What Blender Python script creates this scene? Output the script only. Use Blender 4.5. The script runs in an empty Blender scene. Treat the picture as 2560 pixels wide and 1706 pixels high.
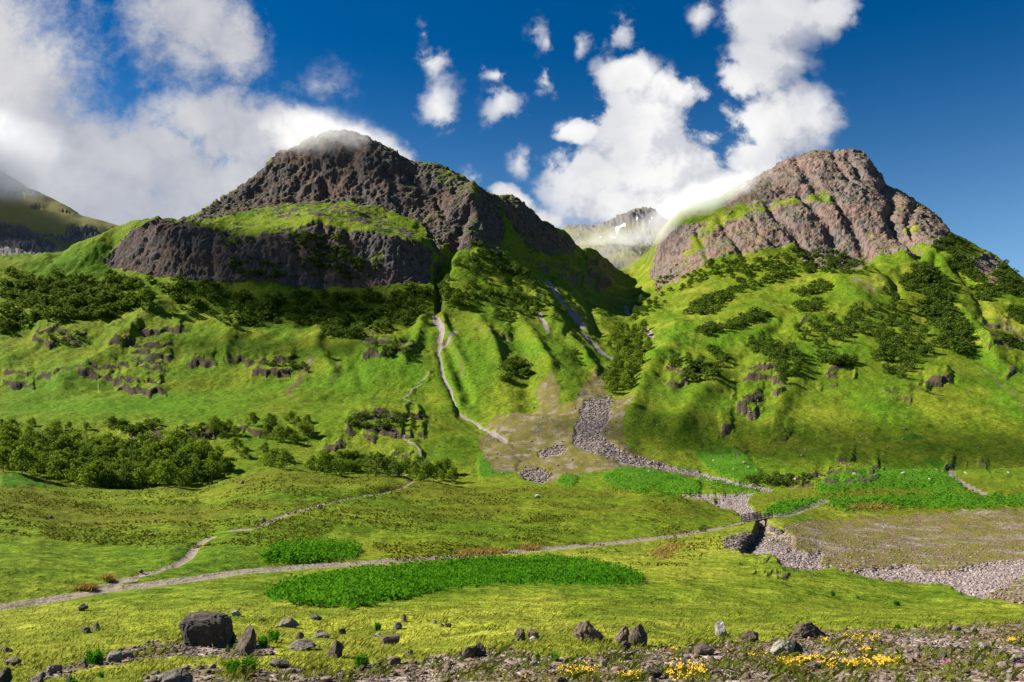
import bpy, math, random
import numpy as np

R = math.radians
scene = bpy.context.scene
COL = scene.collection
random.seed(7)
rng = np.random.default_rng(7)

# ------------------------------------------------------------------ camera
# 28 mm lens held level, rising front (shift): F is the focal length in pixels of a 2560 wide frame, HY the row of the horizon
F, HY = 2014.0, 1120.0
cam = bpy.data.cameras.new("camera")
cam.sensor_width = 36.0
cam.lens = 36.0 * F / 2560.0
cam.shift_y = (HY - 853.0) / 2560.0
cam.clip_start, cam.clip_end = 0.5, 40000.0
camo = bpy.data.objects.new("camera", cam)
camo.rotation_euler = (R(90), 0, 0)
COL.objects.link(camo)
scene.camera = camo

# ------------------------------------------------------------------ sun, exposure
SUN_EL, SUN_AZ = R(37), R(-84)           # azimuth from +Y (view direction), clockwise; -90 is exactly left
sun = bpy.data.lights.new("sun", "SUN")
sun.energy = 5.0
sun.angle = R(0.55)
sun.color = (1.0, 0.93, 0.82)
suno = bpy.data.objects.new("sun", sun)
suno.rotation_euler = (R(90) - SUN_EL, 0, math.pi - SUN_AZ)
COL.objects.link(suno)
vs = scene.view_settings
scene.display_settings.display_device = 'sRGB'
vs.view_transform, vs.look, vs.gamma, vs.use_curve_mapping = 'Standard', 'None', 1.0, False
vs.exposure = 1.45
scene.render.engine = 'CYCLES'
scene.cycles.max_bounces = 8
scene.cycles.diffuse_bounces = 3
scene.cycles.glossy_bounces = 2
scene.cycles.transmission_bounces = 4
scene.cycles.transparent_max_bounces = 8
scene.cycles.volume_bounces = 4
scene.cycles.use_denoising = True
scene.cycles.use_adaptive_sampling = True
scene.cycles.adaptive_threshold = 0.01


# ------------------------------------------------------------------ node helper
class NT:
    def __init__(self, tree):
        self.t, self.n, self.l = tree, tree.nodes, tree.links

    def new(self, typ, **kw):
        nd = self.n.new(typ)
        for k, v in kw.items():
            setattr(nd, k, v)
        return nd

    def put(self, sock, v):
        if isinstance(v, bpy.types.NodeSocket):
            self.l.new(v, sock)
        elif v is not None:
            if sock.type == 'RGBA' and len(v) == 3:
                v = (*v, 1.0)
            sock.default_value = v

    def math(self, op, a, b=None, c=None, clamp=False):
        nd = self.new('ShaderNodeMath', operation=op, use_clamp=clamp)
        for i, v in enumerate((a, b, c)):
            if v is not None:
                self.put(nd.inputs[i], v)
        return nd.outputs[0]

    def vmath(self, op, a, b=None, scale=None):
        nd = self.new('ShaderNodeVectorMath', operation=op)
        self.put(nd.inputs[0], a)
        if b is not None:
            self.put(nd.inputs[1], b)
        if scale is not None:
            self.put(nd.inputs['Scale'], scale)
        return nd.outputs['Value'] if op in ('LENGTH', 'DOT_PRODUCT', 'DISTANCE') else nd.outputs['Vector']

    def mix(self, f, a, b, blend='MIX'):
        nd = self.new('ShaderNodeMix', data_type='RGBA', blend_type=blend, clamp_factor=True)
        self.put(nd.inputs[0], f)
        self.put(nd.inputs[6], a)
        self.put(nd.inputs[7], b)
        return nd.outputs[2]

    def step(self, v, a, b, lo=0.0, hi=1.0):
        nd = self.new('ShaderNodeMapRange', interpolation_type='SMOOTHSTEP')
        for i, x in enumerate((v, a, b, lo, hi)):
            self.put(nd.inputs[i], x)
        return nd.outputs[0]

    def noise(self, vec, scale, detail=3.0, rough=0.55, dist=0.0, dim='3D', color=False):
        nd = self.new('ShaderNodeTexNoise', noise_dimensions=dim)
        self.put(nd.inputs['Vector'], vec)
        nd.inputs['Scale'].default_value = scale
        nd.inputs['Detail'].default_value = detail
        nd.inputs['Roughness'].default_value = rough
        nd.inputs['Distortion'].default_value = dist
        return nd.outputs['Color'] if color else nd.outputs['Fac']

    def mapping(self, vec, loc=(0, 0, 0), rot=(0, 0, 0), scale=(1, 1, 1), typ='POINT'):
        nd = self.new('ShaderNodeMapping', vector_type=typ)
        self.put(nd.inputs[0], vec)
        nd.inputs['Location'].default_value = loc
        nd.inputs['Rotation'].default_value = rot
        nd.inputs['Scale'].default_value = scale
        return nd.outputs[0]

    def sep(self, c):
        nd = self.new('ShaderNodeSeparateColor')
        self.put(nd.inputs[0], c)
        return nd.outputs

    def attr(self, name):
        return self.new('ShaderNodeAttribute', attribute_name=name)


def material(name):
    m = bpy.data.materials.new(name)
    m.use_nodes = True
    t = NT(m.node_tree)
    t.n.clear()
    out = t.new('ShaderNodeOutputMaterial')
    return m, t, out


# ------------------------------------------------------------------ world: Nishita sky + procedural clouds by direction
def build_world():
    world = bpy.data.worlds.new("World")
    scene.world = world
    world.use_nodes = True
    t = NT(world.node_tree)
    t.n.clear()
    sky = t.new('ShaderNodeTexSky', sky_type='NISHITA', sun_disc=False)
    sky.sun_elevation = SUN_EL
    sky.sun_rotation = SUN_AZ
    sky.altitude = 900.0
    sky.air_density, sky.dust_density, sky.ozone_density = 1.0, 0.25, 3.0
    STR = 0.055
    # polarised, saturated summer blue
    hs = t.new('ShaderNodeHueSaturation')
    hs.inputs['Saturation'].default_value = 1.6
    hs.inputs['Hue'].default_value = 0.505
    hs.inputs['Value'].default_value = 0.60
    t.put(hs.inputs['Color'], sky.outputs[0])

    # clouds: soft lobes set by direction (x/y, z/y), broken up by fractal noise
    blobs = [  # centre and half size in 1/1000 of (x/y), (z/y), turn in degrees, weight
        (20, 215, 235, 215, 0, 1.3), (150, 370, 265, 160, 35, 1.3), (-100, 150, 300, 330, 0, 1.2), (40, 500, 320, 190, 0, 1.2), (330, 540, 320, 160, 15, 1.25),
        (500, 490, 270, 140, 0, 1.2), (470, 50, 165, 120, 15, 1.), (575, 95, 110, 95, 30, .95), (440, 150, 100, 75, 40, .75),
        (520, 285, 140, 100, 0, 1.1), (620, 350, 175, 115, 20, 1.3), (400, 430, 200, 120, 0, 1.1), (750, 320, 130, 80, 20, 1.1), (880, 370, 160, 72, 25, 1.1),
        (1062, 180, 42, 52, 10, .62), (1095, 268, 62, 55, 30, .64), (1225, 200, 32, 22, 0, .5), (1268, 262, 55, 48, 0, .56),
        (1355, 205, 22, 60, -20, .42), (1545, 60, 60, 52, -30, .45), (1350, 108, 26, 42, 0, .42), (1445, 88, 20, 40, 0, .38),
        (1590, 310, 150, 130, 0, 1.), (1565, 190, 95, 75, 0, .95), (1670, 225, 105, 62, 0, .9), (1490, 440, 120, 100, 0, 1.),
        (1640, 420, 160, 120, 0, 1.), (1560, 500, 180, 80, 0, 1.), (1440, 325, 62, 38, 0, .8), (1740, 345, 60, 60, 0, .6),
        (1950, 20, 125, 100, 0, 1.), (1930, 140, 100, 105, 0, .95), (1925, 300, 160, 110, 0, 1.), (2010, 268, 105, 82, 0, .95),
        (1870, 405, 120, 85, 0, .95), (1850, 180, 66, 55, 0, .8), (1765, 30, 42, 38, 0, .5), (2060, 10, 80, 60, 0, .9),
        (1310, 500, 72, 42, 30, .85), (1262, 470, 55, 32, 0, .75), (1375, 545, 66, 40, 0, .75), (1800, 480, 150, 60, 0, .85),
        (1700, 530, 120, 40, 0, .7), (1035, 110, 25, 35, 0, .35), (820, 190, 60, 50, 20, .36), (1180, 430, 30, 40, 0, .38),
        (2105, 275, 30, 16, 0, .36), (1320, 395, 34, 36, 0, .42),
    ]
    gen = t.new('ShaderNodeTexCoord').outputs['Generated']
    sx = t.new('ShaderNodeSeparateXYZ')
    t.put(sx.inputs[0], gen)
    ysafe = t.math('MAXIMUM', sx.outputs[1], 0.02)
    cx = t.new('ShaderNodeCombineXYZ')
    t.put(cx.inputs[0], t.math('DIVIDE', sx.outputs[0], ysafe))
    t.put(cx.inputs[1], t.math('DIVIDE', sx.outputs[2], ysafe))
    p0 = cx.outputs[0]

    g = bpy.data.node_groups.new("cloud_field", 'ShaderNodeTree')
    g.interface.new_socket("P", in_out='INPUT', socket_type='NodeSocketVector')
    g.interface.new_socket("D", in_out='OUTPUT', socket_type='NodeSocketFloat')
    g.interface.new_socket("S", in_out='OUTPUT', socket_type='NodeSocketFloat')
    q = NT(g)
    gi, go = q.new('NodeGroupInput'), q.new('NodeGroupOutput')
    pin = gi.outputs[0]
    w1 = q.vmath('SUBTRACT', q.noise(pin, 4.5, 5, .6, color=True), (.5, .5, .5))
    pw = q.vmath('ADD', pin, q.vmath('SCALE', w1, scale=0.13))
    acc = None
    sp = q.new('ShaderNodeSeparateXYZ')
    q.put(sp.inputs[0], pw)
    for (bx, by, ax, ay, rot, w) in blobs:
        cb = q.new('ShaderNodeCombineXYZ')       # the running value rides along in z (scaled to nothing) so that the lobes are evaluated one by one
        q.put(cb.inputs[0], sp.outputs[0])
        q.put(cb.inputs[1], sp.outputs[1])
        q.put(cb.inputs[2], acc)
        m = q.mapping(cb.outputs[0], ((bx - 1280) / F, (HY - by) / F, 0), (0, 0, R(-rot)), (1.13 * ax / F, 1.13 * ay / F, 1e5), 'TEXTURE')
        ln = q.vmath('LENGTH', m)
        w = w * .74 if w < .7 else w
        v = q.math('MULTIPLY_ADD', ln, -w, w)
        if acc is None:
            acc = v
        else:
            acc = q.math('SMOOTH_MAX', acc, v, 0.12)
    f1 = q.noise(pin, 9.0, 9, .60, .35)
    f2 = q.noise(pin, 58.0, 7, .66, .3)
    fb = q.math('ADD', q.math('MULTIPLY', q.math('SUBTRACT', f1, .5), 1.7), q.math('MULTIPLY', q.math('SUBTRACT', f2, .5), .75))
    q.put(go.inputs[0], q.math('ADD', acc, fb))
    q.put(go.inputs[1], acc)

    def field(vec):
        nd = t.new('ShaderNodeGroup')
        nd.node_tree = g
        t.put(nd.inputs[0], vec)
        return nd.outputs
    d0, s0 = field(p0)[:2]
    d1 = field(t.vmath('ADD', p0, (-0.035, 0.022, 0)))[0]
    # crisp cumulus towards the middle and right, soft veils at the left
    soft = t.step(cx.outputs[0], -0.45, -0.05) if False else None
    sxz = t.new('ShaderNodeSeparateXYZ')
    t.put(sxz.inputs[0], p0)
    left = t.step(sxz.outputs[0], -0.42, -0.02)
    hi = t.math('ADD', 0.74, t.math('MULTIPLY', left, -.40))
    alpha = t.step(d0, t.math('ADD', -.22, t.math('MULTIPLY', left, .20)), hi)
    alpha = t.math('MULTIPLY', alpha, t.math('MAXIMUM', t.step(s0, -.15, .5, .08, 1.0), t.step(left, .5, .1)))
    lit = t.step(t.math('SUBTRACT', d0, d1), -0.42, 0.30)
    big = t.noise(p0, 7.0, 5, .55, .3)
    core = t.step(d0, 1.25, .35)
    shade = t.math('ADD', t.math('MULTIPLY', lit, .5), t.math('MULTIPLY', t.step(big, .32, .66), .5))
    ccol = t.mix(shade, (.46, .49, .58), (1.04, 1.03, 1.02))
    grey = t.mix(t.step(big, .3, .7), (.40, .43, .51), (.66, .66, .69))
    grey = t.mix(t.math('MULTIPLY', t.step(sxz.outputs[1], .42, .28), .8), grey, (.43, .46, .55))
    ccol = t.mix(t.math('MULTIPLY', t.math('SUBTRACT', 1.0, left), .78), ccol, grey)
    e = 0.35
    ccol = t.vmath('SCALE', ccol, scale=e / STR)
    # cloud cover beyond the mapped sector: the same fair-weather cumulus all round
    f3 = t.noise(t.vmath('MULTIPLY', gen, (1, 1, 2.2)), 2.2, 9, .6)
    a3 = t.step(f3, .56, .72)
    inview = t.math('MULTIPLY', t.step(sx.outputs[1], .50, .62), t.step(sx.outputs[2], .60, .5))
    alpha = t.math('ADD', t.math('MULTIPLY', alpha, inview), t.math('MULTIPLY', a3, t.math('SUBTRACT', 1.0, inview)))
    alpha = t.math('MULTIPLY', alpha, t.step(sx.outputs[2], -.02, .05))
    # towards the horizon the blue pales
    pale = t.new('ShaderNodeHueSaturation')
    pale.inputs['Saturation'].default_value = 1.12
    pale.inputs['Value'].default_value = .98
    pale.inputs['Hue'].default_value = .492
    t.put(pale.inputs['Color'], sky.outputs[0])
    base = t.mix(t.step(sx.outputs[2], .46, .10), hs.outputs[0], pale.outputs[0])
    col = t.mix(alpha, base, ccol)
    bg = t.new('ShaderNodeBackground')
    t.put(bg.inputs[0], col)
    bg.inputs[1].default_value = STR
    out = t.new('ShaderNodeOutputWorld')
    t.l.new(bg.outputs[0], out.inputs[0])
    world.cycles.sampling_method = 'MANUAL'
    world.cycles.sample_map_resolution = 512


build_world()


# ------------------------------------------------------------------ numpy noise
def _hash(ix, iy, iz, s):
    h = (ix * np.uint32(374761393) + iy * np.uint32(668265263) + iz * np.uint32(2246822519) + np.uint32((s * 3266489917) & 0xffffffff))
    h = (h ^ (h >> np.uint32(13))) * np.uint32(1274126177)
    return h ^ (h >> np.uint32(16))


_G = rng.normal(size=(256, 3)).astype(np.float32)
_G /= np.linalg.norm(_G, axis=1)[:, None]


def perlin(x, y, z, s=0):
    x = np.asarray(x, np.float32); y = np.asarray(y, np.float32); z = np.asarray(z, np.float32)
    x, y, z = np.broadcast_arrays(x, y, z)
    fx, fy, fz = np.floor(x), np.floor(y), np.floor(z)
    ix, iy, iz = (fx.astype(np.int32).astype(np.uint32), fy.astype(np.int32).astype(np.uint32), fz.astype(np.int32).astype(np.uint32))
    x, y, z = x - fx, y - fy, z - fz
    u, v, w = (x * x * x * (x * (x * 6 - 15) + 10), y * y * y * (y * (y * 6 - 15) + 10), z * z * z * (z * (z * 6 - 15) + 10))
    r = 0
    for dx in (0, 1):
        for dy in (0, 1):
            for dz in (0, 1):
                g = _G[_hash(ix + np.uint32(dx), iy + np.uint32(dy), iz + np.uint32(dz), s) & np.uint32(255)]
                d = g[..., 0] * (x - dx) + g[..., 1] * (y - dy) + g[..., 2] * (z - dz)
                r = r + d * (u if dx else 1 - u) * (v if dy else 1 - v) * (w if dz else 1 - w)
    return r * 1.5


def fbm(x, y, z, s=0, o=4, lac=2.03, gain=.5):
    r, a, f = 0, 1.0, 1.0
    for k in range(o):
        r = r + a * perlin(x * f, y * f, z * f, s + k * 17)
        a *= gain; f *= lac
    return r


def ridged(x, y, z, s=0, o=4, gain=.5):
    r, a, f = 0, 1.0, 1.0
    for k in range(o):
        r = r + a * (1 - 2 * np.abs(perlin(x * f, y * f, z * f, s + k * 17)))
        a *= gain; f *= 2.07
    return r


def sstep(v, a, b):
    t = np.clip((v - a) / (b - a), 0, 1)
    return t * t * (3 - 2 * t)


def blur(a, sig):
    r = int(sig * 3) + 1
    k = np.exp(-0.5 * (np.arange(-r, r + 1) / sig) ** 2)
    k /= k.sum()
    return np.convolve(np.pad(a, r, mode='edge'), k, 'valid')


# ------------------------------------------------------------------ rasterised survey map (row, column of the 2560 frame / 2)
MW, MH, MOX = 1700, 900, 420          # map cells are 2 px; MOX px of margin at the left


class Map:
    def __init__(self):
        self.a = np.zeros((MH, MW), np.float32)

    def poly(self, pts, val=1.0, wob=3.0, mode='max'):
        p = np.array(pts, np.float32)
        p = np.stack([(p[:, 0] + MOX) / 2, p[:, 1] / 2], 1)
        x0, y0 = np.maximum(np.floor(p.min(0)).astype(int) - 6, 0)
        x1, y1 = np.ceil(p.max(0)).astype(int) + 6
        x1, y1 = min(x1, MW), min(y1, MH)
        if x1 <= x0 or y1 <= y0:
            return self
        gx, gy = np.meshgrid(np.arange(x0, x1) + .5, np.arange(y0, y1) + .5)
        if wob:
            gx0, gy0 = gx, gy
            gx = gx0 + wob * (perlin(gx0 / 11, gy0 / 7, 0.3, 5) + .6 * perlin(gx0 / 4, gy0 / 3, 1.3, 6))
            gy = gy0 + wob * .6 * (perlin(gx0 / 11, gy0 / 7, 2.3, 7) + .6 * perlin(gx0 / 4, gy0 / 3, 3.3, 8))
        ins = np.zeros(gx.shape, bool)
        n = len(p)
        for i in range(n):
            (xa, ya), (xb, yb) = p[i], p[(i + 1) % n]
            if ya == yb:
                continue
            c = (ya > gy) != (yb > gy)
            ins ^= c & (gx < (xb - xa) * (gy - ya) / (yb - ya) + xa)
        v = self.a[y0:y1, x0:x1]
        if mode == 'max':
            v[ins] = np.maximum(v[ins], val)
        else:
            v[ins] = val
        return self

    def line(self, pts, width, val=1.0, prof='gauss'):
        p = np.array(pts, np.float32)
        w = width * 3 if prof == 'gauss' else width
        for (ax, ay), (bx, by) in zip(p[:-1], p[1:]):
            x0 = max(int((min(ax, bx) - w + MOX) / 2), 0); x1 = min(int((max(ax, bx) + w + MOX) / 2) + 2, MW)
            y0 = max(int((min(ay, by) - w) / 2), 0); y1 = min(int((max(ay, by) + w) / 2) + 2, MH)
            if x1 <= x0 or y1 <= y0:
                continue
            gx, gy = np.meshgrid((np.arange(x0, x1) + .5) * 2 - MOX, (np.arange(y0, y1) + .5) * 2)
            jx = 5 * perlin(gx / 40, gy / 40, 9.1, 11); gx = gx + jx
            L = (bx - ax) ** 2 + (by - ay) ** 2 + 1e-6
            s = np.clip(((gx - ax) * (bx - ax) + (gy - ay) * (by - ay)) / L, 0, 1)
            d = np.hypot(gx - ax - s * (bx - ax), gy - ay - s * (by - ay))
            v = np.exp(-(d / width) ** 2) * val if prof == 'gauss' else np.where(d < width, val, 0)
            self.a[y0:y1, x0:x1] = np.maximum(self.a[y0:y1, x0:x1], v)
        return self

    def lens(self, x0, x1, yt, yb, val=1.0, face=None):
        """an outcrop: soft at its top, abrupt at its foot; self gets its bulge (in rows), face its bare rock"""
        yb = yb + 4
        ax0 = max(int((x0 - 24 + MOX) / 2), 0); ax1 = min(int((x1 + 24 + MOX) / 2), MW)
        ay0 = max(int((yt - 24) / 2), 0); ay1 = min(int((yb + 20) / 2), MH)
        gx, gy = np.meshgrid((np.arange(ax0, ax1) + .5) * 2 - MOX, (np.arange(ay0, ay1) + .5) * 2)
        gx = gx + 9 * fbm(gx / 26, gy / 14, x0 * .013, 61, 3)
        gy = gy + 7 * fbm(gx / 22, gy / 30, x0 * .017, 62, 3)
        s = np.clip((gx - x0) / (x1 - x0), 0, 1)
        env = np.clip(np.sin(s * math.pi), 0, 1) ** .8
        H = yb - yt
        # one to three ledges across the outcrop
        nl = 1 if H < 36 else 2
        bulge = np.zeros(gx.shape); rock = np.zeros(gx.shape)
        for i in range(nl):
            foot = yt + H * (i + 1) / nl + 9 * perlin(gx / 40, i * 3.1, x0 * .01, 63) + (s - .5) * 16 * math.sin(x0 + 2 * i)
            e2 = np.clip(env * 1.5 + perlin(gx / 24, i * 7.7, x0 * .02, 64) - .25, 0, 1)
            hh = H / nl
            up = foot - gy
            bulge = np.maximum(bulge, sstep(up, 0, 6) * sstep(hh * 2.2 - up, 0, hh * 1.7) * e2)
            rock = np.maximum(rock, sstep(up, -2, 1) * sstep(hh * (.5 + .5 * perlin(gx / 26, gy / 16, x0 * .05, 65)) - up, 0, hh * .25) * sstep(e2 + .5 * perlin(gx / 30, gy / 12, x0 * .07, 66), .1, .6))
        v = self.a[ay0:ay1, ax0:ax1]
        np.maximum(v, bulge * val * H / nl * .36, out=v)
        if face is not None:
            f = face.a[ay0:ay1, ax0:ax1]
            np.maximum(f, rock * val, out=f)
        return self

    def soften(self, sig):
        r = int(sig * 3) + 1
        k = np.exp(-0.5 * (np.arange(-r, r + 1) / sig) ** 2); k = (k / k.sum()).astype(np.float32)
        a = np.pad(self.a, ((r, r), (r, r)), mode='edge')
        a = sum(k[i] * a[i:i + MH] for i in range(2 * r + 1))
        a = sum(k[i] * a[:, i:i + MW] for i in range(2 * r + 1))
        self.a = a
        return self

    def at(self, px, py):
        x = np.clip((px + MOX) / 2 - .5, 0, MW - 1.001); y = np.clip(py / 2 - .5, 0, MH - 1.001)
        ix, iy = x.astype(np.int32), y.astype(np.int32)
        fx, fy = (x - ix).astype(np.float32), (y - iy).astype(np.float32)
        a = self.a
        return (a[iy, ix] * (1 - fx) + a[iy, ix + 1] * fx) * (1 - fy) + (a[iy + 1, ix] * (1 - fx) + a[iy + 1, ix + 1] * fx) * fy


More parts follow.
